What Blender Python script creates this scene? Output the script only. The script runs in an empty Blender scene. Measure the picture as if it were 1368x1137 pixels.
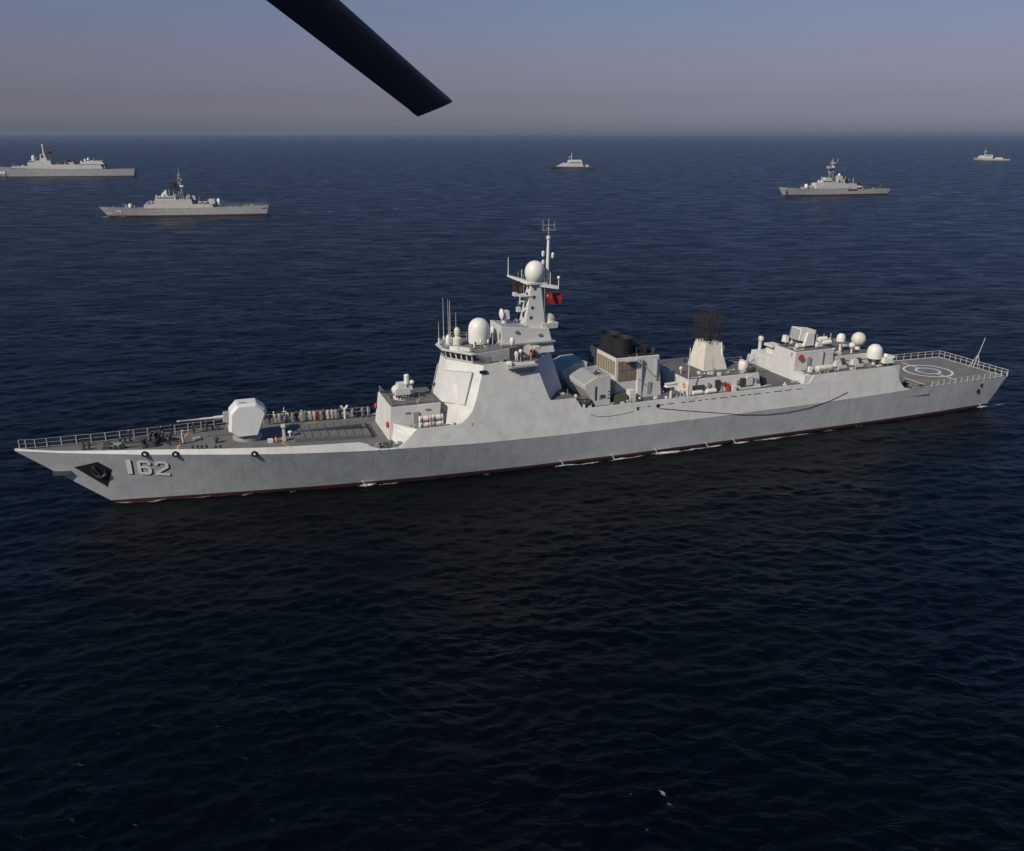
import bpy, bmesh, math, random
import numpy as np
from mathutils import Vector, Matrix
R = math.radians
random.seed(7)
rng = np.random.default_rng(11)
SC = bpy.context.scene
COL = SC.collection

# ------------------------------------------------------------------ camera
CAM_H = 46.43
cam_d = bpy.data.cameras.new("camera")
cam_d.sensor_width = 36.0
cam_d.lens = 1164.86 / 1368 * 36
cam_d.clip_start = 0.2
cam_d.clip_end = 150000
cam = bpy.data.objects.new("camera", cam_d)
COL.objects.link(cam)
cam.location = (0, 0, CAM_H)
cam.rotation_euler = (math.pi / 2 - math.atan(391.0 / 1164.86), 0, 0)
SC.camera = cam

# ------------------------------------------------------------------ ship frame, sun, sky, exposure
YAW = 0.352
SHIP = Vector((-62.29, 102.48, 0.0))
SUN_EL, SUN_OFF = R(38), R(26)            # height, and degrees off the bow towards the near side
bow = Vector((-math.cos(YAW), -math.sin(YAW), 0))
port = Vector((math.sin(YAW), -math.cos(YAW), 0))
sdir = (bow * math.cos(SUN_OFF) + port * math.sin(SUN_OFF)) * math.cos(SUN_EL) + Vector((0, 0, math.sin(SUN_EL)))
sun_d = bpy.data.lights.new("sun", 'SUN')
sun_d.energy = 4.2
sun_d.angle = R(0.53)
sun_d.color = (1.0, 0.90, 0.74)
sun = bpy.data.objects.new("sun", sun_d)
COL.objects.link(sun)
sun.rotation_euler = sdir.to_track_quat('Z', 'Y').to_euler()

W = bpy.data.worlds.new("World")
SC.world = W
W.use_nodes = True
wn = W.node_tree.nodes
wl = W.node_tree.links
wn.clear()
w_out = wn.new("ShaderNodeOutputWorld")
w_bg = wn.new("ShaderNodeBackground")
sky = wn.new("ShaderNodeTexSky")
sky.sky_type = 'NISHITA'
sky.sun_disc = False
sky.sun_elevation = SUN_EL
sky.sun_rotation = math.atan2(sdir.x, sdir.y)
sky.altitude = 50
sky.air_density = 1.0
sky.dust_density = 1.0
sky.ozone_density = 1.0
tint = wn.new("ShaderNodeMix")
tint.data_type = 'RGBA'
tint.blend_type = 'MULTIPLY'
tint.inputs[0].default_value = 1.0
w_tc = wn.new("ShaderNodeTexCoord")          # dusty mauve band low over the sea, cleaner blue above it
w_sep = wn.new("ShaderNodeSeparateXYZ")
wl.new(w_tc.outputs["Generated"], w_sep.inputs[0])
w_rp = wn.new("ShaderNodeValToRGB")
el = w_rp.color_ramp.elements
el[0].position = 0.0
el[0].color = (0.82, 0.90, 1.46, 1)
el[1].position = 1.0
el[1].color = (0.46, 0.92, 1.42, 1)
for p_, c_ in ((0.035, (0.72, 0.69, 1.08, 1)), (0.07, (0.87, 0.73, 1.02, 1)), (0.14, (0.97, 0.92, 1.16, 1)), (0.19, (0.62, 0.92, 1.40, 1)), (0.30, (0.42, 0.95, 1.55, 1))):
    e_ = el.new(p_)
    e_.color = c_
wl.new(w_sep.outputs[2], w_rp.inputs[0])
wl.new(w_rp.outputs[0], tint.inputs[7])
wl.new(sky.outputs[0], tint.inputs[6])
wl.new(tint.outputs[2], w_bg.inputs[0])
w_bg.inputs[1].default_value = 0.05
wl.new(w_bg.outputs[0], w_out.inputs[0])
SC.view_settings.view_transform = 'Standard'
SC.view_settings.look = 'None'
SC.view_settings.exposure = 0.0
SC.view_settings.gamma = 1.0
SC.view_settings.use_curve_mapping = False
SC.cycles.volume_bounces = 0
SC.cycles.max_bounces = 6
SC.cycles.transparent_max_bounces = 12


# ------------------------------------------------------------------ materials
def new_mat(name):
    m = bpy.data.materials.new(name)
    m.use_nodes = True
    nt = m.node_tree
    return m, nt.nodes, nt.links, nt.nodes["Principled BSDF"]


def paint(name, col, rough=0.55, var=0.10, scale=0.6, bump=0.0, bscale=1.2, metal=0.0, streak=0.0, dirt=(0.25, 0.17, 0.10)):
    m, n, l, b = new_mat(name)
    tc = n.new("ShaderNodeTexCoord")
    nz = n.new("ShaderNodeTexNoise")
    nz.inputs["Scale"].default_value = scale
    nz.inputs["Detail"].default_value = 6
    nz.inputs["Roughness"].default_value = 0.65
    l.new(tc.outputs["Object"], nz.inputs["Vector"])
    rp = n.new("ShaderNodeValToRGB")
    rp.color_ramp.elements[0].position = 0.3
    rp.color_ramp.elements[1].position = 0.7
    rp.color_ramp.elements[0].color = tuple(c * (1 - var) for c in col) + (1,)
    rp.color_ramp.elements[1].color = tuple(min(1, c * (1 + var)) for c in col) + (1,)
    l.new(nz.outputs["Fac"], rp.inputs[0])
    out = rp.outputs[0]
    if streak > 0:                       # vertical runs of rust and salt, as worn paint has
        mp = n.new("ShaderNodeMapping")
        mp.inputs["Scale"].default_value = (1.1, 1.1, 0.07)
        l.new(tc.outputs["Object"], mp.inputs[0])
        n2 = n.new("ShaderNodeTexNoise")
        n2.inputs["Scale"].default_value = 1.0
        n2.inputs["Detail"].default_value = 7
        n2.inputs["Roughness"].default_value = 0.7
        l.new(mp.outputs[0], n2.inputs["Vector"])
        r2 = n.new("ShaderNodeValToRGB")
        r2.color_ramp.elements[0].position = 0.56
        r2.color_ramp.elements[1].position = 0.78
        r2.color_ramp.elements[0].color = (0, 0, 0, 1)
        r2.color_ramp.elements[1].color = (streak,) * 3 + (1,)
        l.new(n2.outputs["Fac"], r2.inputs[0])
        mx = n.new("ShaderNodeMix")
        mx.data_type = 'RGBA'
        l.new(r2.outputs[0], mx.inputs[0])
        l.new(out, mx.inputs[6])
        mx.inputs[7].default_value = dirt + (1,)
        out = mx.outputs[2]
    l.new(out, b.inputs["Base Color"])
    b.inputs["Roughness"].default_value = rough
    b.inputs["Metallic"].default_value = metal
    if bump > 0:
        n3 = n.new("ShaderNodeTexNoise")
        n3.inputs["Scale"].default_value = bscale
        n3.inputs["Detail"].default_value = 3
        l.new(tc.outputs["Object"], n3.inputs["Vector"])
        bp = n.new("ShaderNodeBump")
        bp.inputs["Strength"].default_value = 1.0
        bp.inputs["Distance"].default_value = bump
        l.new(n3.outputs["Fac"], bp.inputs["Height"])
        l.new(bp.outputs[0], b.inputs["Normal"])
    return m


def plated(name, col, px=3.4, pz=1.25, streak=0.35, dent=1.0):
    """hull paint over welded plates: seams on a grid and a little oil-canning between the frames"""
    m = paint(name, col, 0.5, 0.12, 0.45, 0.0, streak=streak)
    n, l = m.node_tree.nodes, m.node_tree.links
    b = n["Principled BSDF"]
    tc = n.new("ShaderNodeTexCoord")
    sep = n.new("ShaderNodeSeparateXYZ")
    l.new(tc.outputs["Object"], sep.inputs[0])

    def seam(sock, period, w):
        d = n.new("ShaderNodeMath"); d.operation = 'DIVIDE'; d.inputs[1].default_value = period
        l.new(sock, d.inputs[0])
        p = n.new("ShaderNodeMath"); p.operation = 'PINGPONG'; p.inputs[1].default_value = 0.5
        l.new(d.outputs[0], p.inputs[0])
        mr = n.new("ShaderNodeMapRange"); mr.inputs[1].default_value = 0; mr.inputs[2].default_value = w
        l.new(p.outputs[0], mr.inputs[0])
        return mr.outputs[0]
    a = seam(sep.outputs[0], px, 0.02)
    c = seam(sep.outputs[2], pz, 0.035)
    def soft(sock, k):
        q = n.new("ShaderNodeMath"); q.operation = 'MULTIPLY_ADD'; q.inputs[1].default_value = k; q.inputs[2].default_value = 1 - k
        l.new(sock, q.inputs[0]); return q.outputs[0]
    a, c = soft(a, 0.38), soft(c, 0.55)
    mn = n.new("ShaderNodeMath"); mn.operation = 'MINIMUM'
    l.new(a, mn.inputs[0]); l.new(c, mn.inputs[1])
    nz = n.new("ShaderNodeTexNoise"); nz.inputs["Scale"].default_value = 0.75; nz.inputs["Detail"].default_value = 1.5
    l.new(tc.outputs["Object"], nz.inputs["Vector"])
    ad = n.new("ShaderNodeMath"); ad.operation = 'MULTIPLY_ADD'; ad.inputs[1].default_value = dent
    l.new(nz.outputs["Fac"], ad.inputs[0]); l.new(mn.outputs[0], ad.inputs[2])
    bp = n.new("ShaderNodeBump"); bp.inputs["Distance"].default_value = 0.018; bp.inputs["Strength"].default_value = 1
    l.new(ad.outputs[0], bp.inputs["Height"])
    l.new(bp.outputs[0], b.inputs["Normal"])
    return m


M = {}
M['hull'] = plated('hull_grey_paint', (0.45, 0.46, 0.455), 7.3, 0.82, 0.65, 1.3)
M['super'] = plated('superstructure_paint', (0.565, 0.555, 0.525), 5.9, 1.15, 0.32, 2.3)
M['light'] = paint('light_grey_paint', (0.53, 0.52, 0.495), 0.5, 0.07, 0.8, 0.01, 1.5, streak=0.3)
M['white'] = paint('white_dome_paint', (0.66, 0.64, 0.58), 0.45, 0.05, 1.0)
M['cream'] = paint('weathered_white_paint', (0.60, 0.56, 0.48), 0.55, 0.10, 0.9, streak=0.75, dirt=(0.30, 0.20, 0.12))
M['turret'] = paint('turret_white_grey', (0.60, 0.59, 0.56), 0.5, 0.05, 0.8, streak=0.15)
M['mid'] = paint('mid_grey_paint', (0.28, 0.28, 0.275), 0.55, 0.12, 1.2)
M['deck'] = paint('deck_paint', (0.135, 0.128, 0.122), 0.8, 0.22, 0.5, 0.004, 9.0)
M['deckdark'] = paint('dark_deck_paint', (0.10, 0.092, 0.09), 0.8, 0.25, 0.7, 0.004, 9.0)
M['vls'] = paint('launcher_grey_paint', (0.125, 0.122, 0.118), 0.7, 0.18, 1.5)
M['red'] = paint('boot_top_red', (0.06, 0.014, 0.012), 0.7, 0.25, 0.8)
M['black'] = paint('black_paint', (0.012, 0.012, 0.013), 0.6, 0.3, 1.0)
M['soot'] = paint('sooty_black', (0.007, 0.0065, 0.006), 0.75, 0.35, 1.0)
M['dark'] = paint('dark_grey_metal', (0.05, 0.05, 0.052), 0.6, 0.3, 2.0)
M['grille'] = paint('brown_intake_mesh', (0.20, 0.15, 0.095), 0.7, 0.3, 2.2, 0.02, 14.0)
M['spray'] = paint('falling_water', (0.42, 0.43, 0.43), 0.5, 0.3, 4.0)
M['glass'] = paint('dark_bridge_glass', (0.012, 0.014, 0.018), 0.12, 0.2, 1.0)
M['brown'] = paint('rusty_brown_rods', (0.020, 0.014, 0.009), 0.8, 0.35, 3.0)
M['numwhite'] = paint('number_white', (0.86, 0.85, 0.82), 0.5, 0.04, 1.0)
M['line'] = paint('deck_line_white', (0.58, 0.57, 0.54), 0.7, 0.12, 2.0)
M['yellow'] = paint('deck_line_ochre', (0.50, 0.28, 0.05), 0.7, 0.2, 2.0)
M['orange'] = paint('orange_plastic', (0.62, 0.17, 0.03), 0.5, 0.1, 2.0)
M['redp'] = paint('red_paint', (0.50, 0.045, 0.035), 0.5, 0.1, 2.0)
M['flagred'] = paint('flag_red_cloth', (0.24, 0.006, 0.008), 0.8, 0.1, 2.0)
M['flagyel'] = paint('flag_yellow_cloth', (0.65, 0.45, 0.03), 0.8, 0.1, 2.0)
M['flagblue'] = paint('flag_blue_cloth', (0.03, 0.05, 0.2), 0.8, 0.1, 2.0)
M['rope'] = paint('red_brown_rope', (0.22, 0.11, 0.085), 0.9, 0.3, 2.0)
M['green'] = paint('dark_green_canvas', (0.045, 0.065, 0.04), 0.85, 0.3, 2.0)
M['rail'] = paint('rail_white_paint', (0.40, 0.40, 0.38), 0.5, 0.1, 2.0)
M['net'] = paint('dark_safety_net', (0.035, 0.035, 0.035), 0.9, 0.2, 2.0)
M['blade'] = paint('black_rotor_composite', (0.008, 0.008, 0.009), 0.5, 0.3, 6.0)
M['farhull'] = paint('far_ship_grey', (0.335, 0.335, 0.33), 0.6, 0.14, 0.4, streak=0.4)
M['farlight'] = paint('far_ship_light_grey', (0.43, 0.415, 0.39), 0.6, 0.14, 0.4, streak=0.3)
M['skin'] = paint('skin', (0.35, 0.20, 0.13), 0.6, 0.05, 4.0)
M['hair'] = paint('black_hair', (0.012, 0.01, 0.009), 0.6, 0.1, 4.0)
M['navy'] = paint('navy_cloth', (0.018, 0.022, 0.035), 0.9, 0.2, 4.0)
M['bluegrey'] = paint('blue_grey_cloth', (0.27, 0.29, 0.33), 0.9, 0.2, 4.0)
M['whitecloth'] = paint('white_cloth', (0.62, 0.60, 0.55), 0.9, 0.08, 4.0)
M['khaki'] = paint('khaki_cloth', (0.40, 0.36, 0.29), 0.9, 0.15, 4.0)
M['redcloth'] = paint('red_cloth', (0.20, 0.035, 0.03), 0.9, 0.2, 4.0)


# ------------------------------------------------------------------ mesh helpers
class MB:
    """collects shapes and links them as ONE mesh object"""
    def __init__(s):
        s.v, s.f, s.m = [], [], []

    def add(s, vs, fs, mi=0):
        o = len(s.v)
        s.v += [tuple(p) for p in vs]
        s.f += [tuple(i + o for i in f) for f in fs]
        s.m += [mi] * len(fs)
        return s

    def box(s, x0, x1, y0, y1, z0, z1, tx=0.0, ty=0.0, mi=0):
        """box whose top is drawn in by tx, ty"""
        vs = [(x0, y0, z0), (x1, y0, z0), (x1, y1, z0), (x0, y1, z0),
              (x0 + tx, y0 + ty, z1), (x1 - tx, y0 + ty, z1), (x1 - tx, y1 - ty, z1), (x0 + tx, y1 - ty, z1)]
        return s.add(vs, [(3, 2, 1, 0), (4, 5, 6, 7), (0, 1, 5, 4), (1, 2, 6, 5), (2, 3, 7, 6), (3, 0, 4, 7)], mi)

    def loft(s, a, b, mi=0, caps=True):
        """joins two rings of the same length"""
        n = len(a)
        fs = [(i, (i + 1) % n, n + (i + 1) % n, n + i) for i in range(n)]
        if caps:
            fs += [tuple(range(n - 1, -1, -1)), tuple(range(n, 2 * n))]
        return s.add(list(a) + list(b), fs, mi)

    def prism_y(s, prof, y0, y1, mi=0):
        return s.loft([(x, y0, z) for x, z in prof], [(x, y1, z) for x, z in prof], mi)

    def prism_z(s, prof, z0, z1, mi=0):
        return s.loft([(x, y, z0) for x, y in prof], [(x, y, z1) for x, y in prof], mi)

    def tube(s, pts, r, n=6, r2=None, mi=0):
        pts = [Vector(p) for p in pts]
        rings = []
        for i, p in enumerate(pts):
            d = (pts[min(i + 1, len(pts) - 1)] - pts[max(i - 1, 0)]).normalized()
            u = d.cross(Vector((0, 0, 1)))
            if u.length < 0.05:
                u = d.cross(Vector((1, 0, 0)))
            u.normalize()
            w = d.cross(u)
            t = i / max(1, len(pts) - 1)
            rr = r if r2 is None else r + (r2 - r) * t
            rings.append([p + (u * math.cos(k * 2 * math.pi / n) + w * math.sin(k * 2 * math.pi / n)) * rr for k in range(n)])
        o = len(s.v)
        for rg in rings:
            s.v += [tuple(q) for q in rg]
        for i in range(len(rings) - 1):
            for k in range(n):
                s.f.append((o + i * n + k, o + i * n + (k + 1) % n, o + (i + 1) * n + (k + 1) % n, o + (i + 1) * n + k))
                s.m.append(mi)
        s.f.append(tuple(o + k for k in range(n - 1, -1, -1))); s.m.append(mi)
        e = o + (len(rings) - 1) * n
        s.f.append(tuple(e + k for k in range(n))); s.m.append(mi)
        return s

    def lathe(s, c, prof, n=20, axis='z', mi=0):
        """prof: (radius, height) from bottom to top"""
        cx, cy, cz = c
        def P(r, h, a):
            p, q = r * math.cos(a), r * math.sin(a)
            if axis == 'z': return (cx + p, cy + q, cz + h)
            if axis == 'x': return (cx + h, cy + p, cz + q)
            return (cx + p, cy + h, cz + q)
        rings = [[P(max(r, 1e-3), h, k * 2 * math.pi / n) for k in range(n)] for r, h in prof]
        o = len(s.v)
        for rg in rings: s.v += rg
        for i in range(len(rings) - 1):
            for k in range(n):
                s.f.append((o + i * n + k, o + i * n + (k + 1) % n, o + (i + 1) * n + (k + 1) % n, o + (i + 1) * n + k)); s.m.append(mi)
        s.f.append(tuple(o + k for k in range(n - 1, -1, -1))); s.m.append(mi)
        e = o + (len(rings) - 1) * n
        s.f.append(tuple(e + k for k in range(n))); s.m.append(mi)
        return s

    def sphere(s, c, r, n=20, z0=-1.0, sz=1.0, mi=0):
        """ball, cut off below z0*r"""
        a0 = math.asin(z0)
        return s.lathe(c, [(r * math.cos(a0 + (math.pi / 2 - a0) * i / 12), r * sz * math.sin(a0 + (math.pi / 2 - a0) * i / 12)) for i in range(13)], n, mi=mi)

    def torus(s, c, R0, r, n=20, k=8, axis='y', mi=0):
        o = len(s.v)
        for i in range(n):
            a = i * 2 * math.pi / n
            for j in range(k):
                b = j * 2 * math.pi / k
                p, q, h = (R0 + r * math.cos(b)) * math.cos(a), (R0 + r * math.cos(b)) * math.sin(a), r * math.sin(b)
                if axis == 'y': s.v.append((c[0] + p, c[1] + h, c[2] + q))
                elif axis == 'x': s.v.append((c[0] + h, c[1] + p, c[2] + q))
                else: s.v.append((c[0] + p, c[1] + q, c[2] + h))
        for i in range(n):
            for j in range(k):
                s.f.append((o + i * k + j, o + ((i + 1) % n) * k + j, o + ((i + 1) % n) * k + (j + 1) % k, o + i * k + (j + 1) % k)); s.m.append(mi)
        return s

    def build(s, name, mats, parent=None, smooth=False, bevel=0.0):
        me = bpy.data.meshes.new(name)
        me.from_pydata(s.v, [], s.f)
        if not isinstance(mats, (list, tuple)): mats = [mats]
        for m in mats: me.materials.append(m)
        me.polygons.foreach_set("material_index", s.m)
        bm = bmesh.new(); bm.from_mesh(me)
        bmesh.ops.recalc_face_normals(bm, faces=bm.faces)
        if bevel:
            es = [e for e in bm.edges if len(e.link_faces) == 2 and e.calc_face_angle(0) > 0.5]
            bmesh.ops.bevel(bm, geom=es, offset=bevel, segments=1, affect='EDGES')
        if smooth:
            for f in bm.faces: f.smooth = True
            for e in bm.edges:
                if len(e.link_faces) == 2 and e.calc_face_angle(0) > 0.7: e.smooth = False
        bm.to_mesh(me); bm.free()
        o = bpy.data.objects.new(name, me)
        COL.objects.link(o)
        if parent: o.parent = parent
        return o


def tag(o, label=None, cat=None, group=None, kind=None):
    if label: o["label"] = label
    if cat: o["category"] = cat
    if group: o["group"] = group
    if kind: o["kind"] = kind
    return o


def empty(name, loc, rz=0.0):
    o = bpy.data.objects.new(name, None)
    COL.objects.link(o)
    o.location = loc
    o.rotation_euler = (0, 0, rz)
    o.empty_display_size = 1
    return o


def copy_tree(o, parent=None):
    c = o.copy(); COL.objects.link(c); c.parent = parent
    for ch in list(o.children): copy_tree(ch, c)
    return c


# ------------------------------------------------------------------ sea
NW = 110
lam = np.exp(rng.uniform(math.log(1.3), math.log(24.0), NW))
wdir = -math.pi / 2 + 0.22 + rng.normal(0, 0.55, NW)         # the wind sea runs towards the camera
kx, ky = 2 * np.pi / lam * np.cos(wdir), 2 * np.pi / lam * np.sin(wdir)
amp = 0.038 * lam / (2 * np.pi) * (0.5 + rng.random(NW)) / (1 + (lam / 3.6) ** 1.45)
pha = rng.uniform(0, 2 * np.pi, NW)
A_SP = 0.0031


def sea_height(x, y, cut=True):
    x = np.asarray(x, float); y = np.asarray(y, float)
    sp = np.hypot(x, y) * A_SP * 2.4
    h = np.zeros_like(x)
    for i in range(NW):
        f = np.clip(lam[i] / np.maximum(sp, 0.05) - 1, 0, 1) if cut else 1.0
        s = np.sin(kx[i] * x + ky[i] * y + pha[i])
        h += amp[i] * f * (s - 0.22 * np.cos(2 * (kx[i] * x + ky[i] * y + pha[i])))
    return h


def make_water_mat():
    m, n, l, b = new_mat('sea_water')
    tc = n.new("ShaderNodeTexCoord")
    b.inputs["Base Color"].default_value = (0.0002, 0.0009, 0.0014, 1)
    b.inputs["Roughness"].default_value = 0.20
    b.inputs["Specular IOR Level"].default_value = 0.21
    b.inputs["IOR"].default_value = 1.333
    b.inputs["Specular Tint"].default_value = (0.62, 0.85, 1.0, 1)

    def noise(scale, stretch, det, rough, rot):
        mp = n.new("ShaderNodeMapping")
        mp.inputs["Rotation"].default_value = (0, 0, rot)
        mp.inputs["Scale"].default_value = (stretch, 1, 1)
        l.new(tc.outputs["Object"], mp.inputs[0])
        z = n.new("ShaderNodeTexNoise")
        z.inputs["Scale"].default_value = scale
        z.inputs["Detail"].default_value = det
        z.inputs["Roughness"].default_value = rough
        z.inputs["Distortion"].default_value = 0.6
        l.new(mp.outputs[0], z.inputs["Vector"])
        return z.outputs["Fac"]
    prev = None
    for sc, st, de, ro, rot, dist in ((0.11, 0.5, 3, 0.5, 0.18, 0.7), (0.42, 0.5, 3, 0.55, -0.12, 0.55), (1.5, 0.6, 4, 0.6, 0.25, 0.13)):
        bp = n.new("ShaderNodeBump")
        bp.inputs["Strength"].default_value = 1.0
        bp.inputs["Distance"].default_value = dist
        l.new(noise(sc, st, de, ro, rot), bp.inputs["Height"])
        if prev: l.new(prev, bp.inputs["Normal"])
        prev = bp.outputs[0]
    l.new(prev, b.inputs["Normal"])
    # gusts: patches and streaks where the small ripples stand steeper or lie flatter
    mr = n.new("ShaderNodeMapRange")
    mr.inputs[1].default_value = 0.36; mr.inputs[2].default_value = 0.64
    mr.inputs[3].default_value = 0.20; mr.inputs[4].default_value = 0.46
    l.new(noise(0.11, 0.45, 9, 0.74, 0.08), mr.inputs[0])
    l.new(mr.outputs[0], b.inputs["Roughness"])
    return m


def make_sea():
    th = [math.pi / 2 + R(a) for a in np.arange(-42, 42.01, 0.13)]
    th += [math.pi / 2 + R(a) for a in np.arange(46, 317.9, 4.0)]
    th = np.array(th); nt = len(th)
    rr = [1.0, 8, 16, 24, 30, 36]
    r = 40.0
    while r < 2200: rr.append(r); r *= 1 + A_SP
    while r < 52000: rr.append(r); r *= 1.035
    rr.append(52000.0)
    rr = np.array(rr); nr = len(rr)
    X = rr[:, None] * np.cos(th)[None]; Y = rr[:, None] * np.sin(th)[None]
    Z = np.zeros_like(X)
    ok = rr < 2300
    Z[ok] = sea_height(X[ok], Y[ok])
    far = np.clip((rr - 900) / 1200, 0, 1)[:, None]
    Z = Z * (1 - far)
    co = np.stack([X, Y, Z], -1).reshape(-1, 3)
    i = np.arange(nr - 1)[:, None] * nt; j = np.arange(nt)[None]; j2 = (j + 1) % nt
    q = np.stack([i + j, i + nt + j, i + nt + j2, i + j2], -1).reshape(-1, 4)
    me = bpy.data.meshes.new("sea")
    me.vertices.add(len(co)); me.vertices.foreach_set("co", co.astype(np.float32).ravel())
    me.loops.add(q.size); me.loops.foreach_set("vertex_index", q[:, ::-1].astype(np.int32).ravel())
    me.polygons.add(len(q))
    me.polygons.foreach_set("loop_start", np.arange(0, q.size, 4, dtype=np.int32))
    me.polygons.foreach_set("loop_total", np.full(len(q), 4, np.int32))
    me.polygons.foreach_set("use_smooth", np.ones(len(q), bool))
    me.update(calc_edges=True); me.validate()
    me.materials.append(make_water_mat())
    o = bpy.data.objects.new("sea", me); COL.objects.link(o)
    # the ring's open middle is only under the aircraft
    nrm = me.polygons[0].normal
    if nrm.z < 0: me.flip_normals()
    tag(o, kind="structure")
    return o


make_sea()

# ------------------------------------------------------------------ air
HAZE = True
if HAZE:
    hz = MB().box(-60000, 60000, -60000, 60000, -8, 62).build("haze", [])
    hm = bpy.data.materials.new("haze"); hm.use_nodes = True
    hn = hm.node_tree.nodes; hn.clear()
    ho = hn.new("ShaderNodeOutputMaterial"); hv = hn.new("ShaderNodeVolumePrincipled")
    hv.inputs["Color"].default_value = (0.30, 0.375, 0.50, 1)
    hv.inputs["Density"].default_value = 0.00008
    hv.inputs["Anisotropy"].default_value = 0.0
    hm.node_tree.links.new(hv.outputs[0], ho.inputs["Volume"])
    hz.data.materials.append(hm)
    tag(hz, kind="stuff")

# ------------------------------------------------------------------ the destroyer: hull shape
ship = empty("destroyer", SHIP, YAW)
tag(ship, "large pale grey destroyer numbered 162 filling the middle of the picture", "warship")

lerp = np.interp
def kz(x): return float(lerp(x, [0, 2, 5, 10, 14, 21, 28, 35, 42, 48, 58, 70, 95, 115, 130, 134.4, 157], [8.75, 8.6, 8.3, 7.85, 7.5, 7.1, 6.7, 6.3, 5.95, 5.75, 5.35, 5.1, 5.0, 5.1, 5.35, 5.55, 5.5]))
def kb(x): return float(lerp(x, [0, 2, 5, 10, 14, 20, 26, 31, 37, 43, 48, 58, 75, 115, 135, 157], [.12, .75, 1.5, 2.4, 3.15, 4.4, 5.6, 6.45, 7.15, 7.7, 8.1, 8.5, 8.6, 8.6, 8.5, 7.75]))
def wb(s): return float(lerp(s, [0, .03, .07, .12, .19, .28, .38, .5, .8, .92, 1], [.04, .75, 1.75, 2.95, 4.5, 6.0, 7.1, 7.75, 7.75, 7.4, 6.7]))
def topz(x):   # top of the strip above the knuckle on the foredeck
    return float(lerp(x, [0, 2, 5, 10, 14, 21, 28, 35, 43], [8.97, 8.75, 8.45, 8.15, 8.0, 7.72, 7.45, 7.25, 7.05]))
def dz(x):     # weather deck
    return float(lerp(x, [0, 2, 6, 10, 14, 20, 25, 31, 37, 43, 47, 60], [8.85, 8.5, 8.2, 7.95, 7.75, 7.42, 7.2, 6.88, 6.52, 6.15, 5.95, 5.9]))
def de(x):     # deck edge half breadth
    return float(lerp(x, [0, 5, 10, 14, 20, 26, 31, 37, 43, 47, 60], [.10, 1.25, 2.1, 2.85, 4.1, 5.3, 6.15, 6.85, 7.4, 7.8, 8.2]))
X_STEM, X_STERN_W, X_STERN_K = 10.6, 154.4, 157.0
def hullpt(s, t, side):
    """s 0..1 along the ship, t 0 waterline .. 1 knuckle (below 0 under water)"""
    xk = s * X_STERN_K; xw = X_STEM + s * (X_STERN_W - X_STEM)
    if t >= 0:
        x = xw + (xk - xw) * t
        tt = t * (1 + 0.25 * (1 - t) * max(0, 1 - s * 4))
        b = wb(s) + (kb(xk) - wb(s)) * tt
        z = t * kz(xk)
    else:
        x = xw - t * 0.4; b = wb(s) * (1 + 0.25 * t); z = t * 3.2
    return (x, side * b, z)
def hull_b(x, z):
    s = x / 157
    for _ in range(20):
        xk = s * X_STERN_K; t = min(1, max(0, z / kz(xk)))
        xw = X_STEM + s * (X_STERN_W - X_STEM)
        xx = xw + (xk - xw) * t
        s = min(1, max(0, s + (x - xx) / 150))
    return abs(hullpt(s, t, 1)[1])
SLOPE = 0.14
def side_b(x, z):      # inward-leaning side above the knuckle
    return kb(x) - SLOPE * (z - kz(x))

hb = MB()
S = [i / 110 for i in range(111)]
T = [-0.9, -0.4, 0.0, 0.1, 0.17, 0.35, 0.55, 0.75, 0.9, 1.0]
for side in (-1, 1):
    o = len(hb.v)
    for s in S:
        for t in T:
            tt = t
            if t == 0.17:                           # edge of the red boot topping at a level height
                tt = 0.50 / kz(s * 157)
            elif t == 0.1:
                tt = 0.25 / kz(s * 157)
            hb.v.append(hullpt(s, tt, side))
    n = len(T)
    for i in range(len(S) - 1):
        for k in range(n - 1):
            hb.f.append((o + i * n + k, o + (i + 1) * n + k, o + (i + 1) * n + k + 1, o + i * n + k + 1))
            hb.m.append(1 if k < 4 else 0)
# transom
lo, hi = len(hb.v), None
tp = [hullpt(1, t if t not in (0.17, 0.1) else (0.5 if t == 0.17 else 0.25) / 5.5, -1) for t in T]
ts = [hullpt(1, t if t not in (0.17, 0.1) else (0.5 if t == 0.17 else 0.25) / 5.5, 1) for t in T]
for k in range(len(T) - 1):
    hb.add([tp[k], tp[k + 1], ts[k + 1], ts[k]], [(0, 1, 2, 3)], 1 if k < 4 else 0)
bm_hull = hb.build("hull", [M['hull'], M['red']], ship)
me = bm_hull.data
for p in me.polygons: p.use_smooth = True

# side plating above the knuckle: outline measured along the ship (x, top height)
OUT = [(42.0, 7.08), (43.0, 6.75), (43.6, 6.3), (44.4, 6.02), (45.5, 5.93), (46.8, 5.98), (47.5, 6.25), (48.2, 6.75), (48.8, 7.3), (49.3, 7.85), (49.84, 8.22),
       (52.5, 8.24), (55.3, 8.24), (56.0, 8.45), (56.6, 8.85), (57.1, 9.3), (57.6, 9.87), (58.0, 10.7), (58.3, 11.5), (58.64, 12.57), (59.2, 14.4), (59.71, 16.14),
       (62.5, 16.25), (64.5, 16.1), (66.0, 15.95), (67.2, 15.9), (67.6, 15.0), (68.4, 12.6), (69.1, 10.7), (69.35, 10.3), (69.9, 10.2), (73.0, 10.2), (73.35, 10.0), (73.7, 9.5), (74.1, 8.8), (74.6, 8.55),
       (80, 8.55), (87, 8.6), (95, 8.56), (104, 8.52), (113.6, 8.48), (113.95, 8.5), (114.9, 9.74), (120, 9.75), (131.3, 9.75), (131.6, 9.1), (131.9, 8.3), (132.2, 7.4), (132.6, 6.7), (133.2, 6.05), (133.8, 5.75), (134.5, 5.62)]
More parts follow.
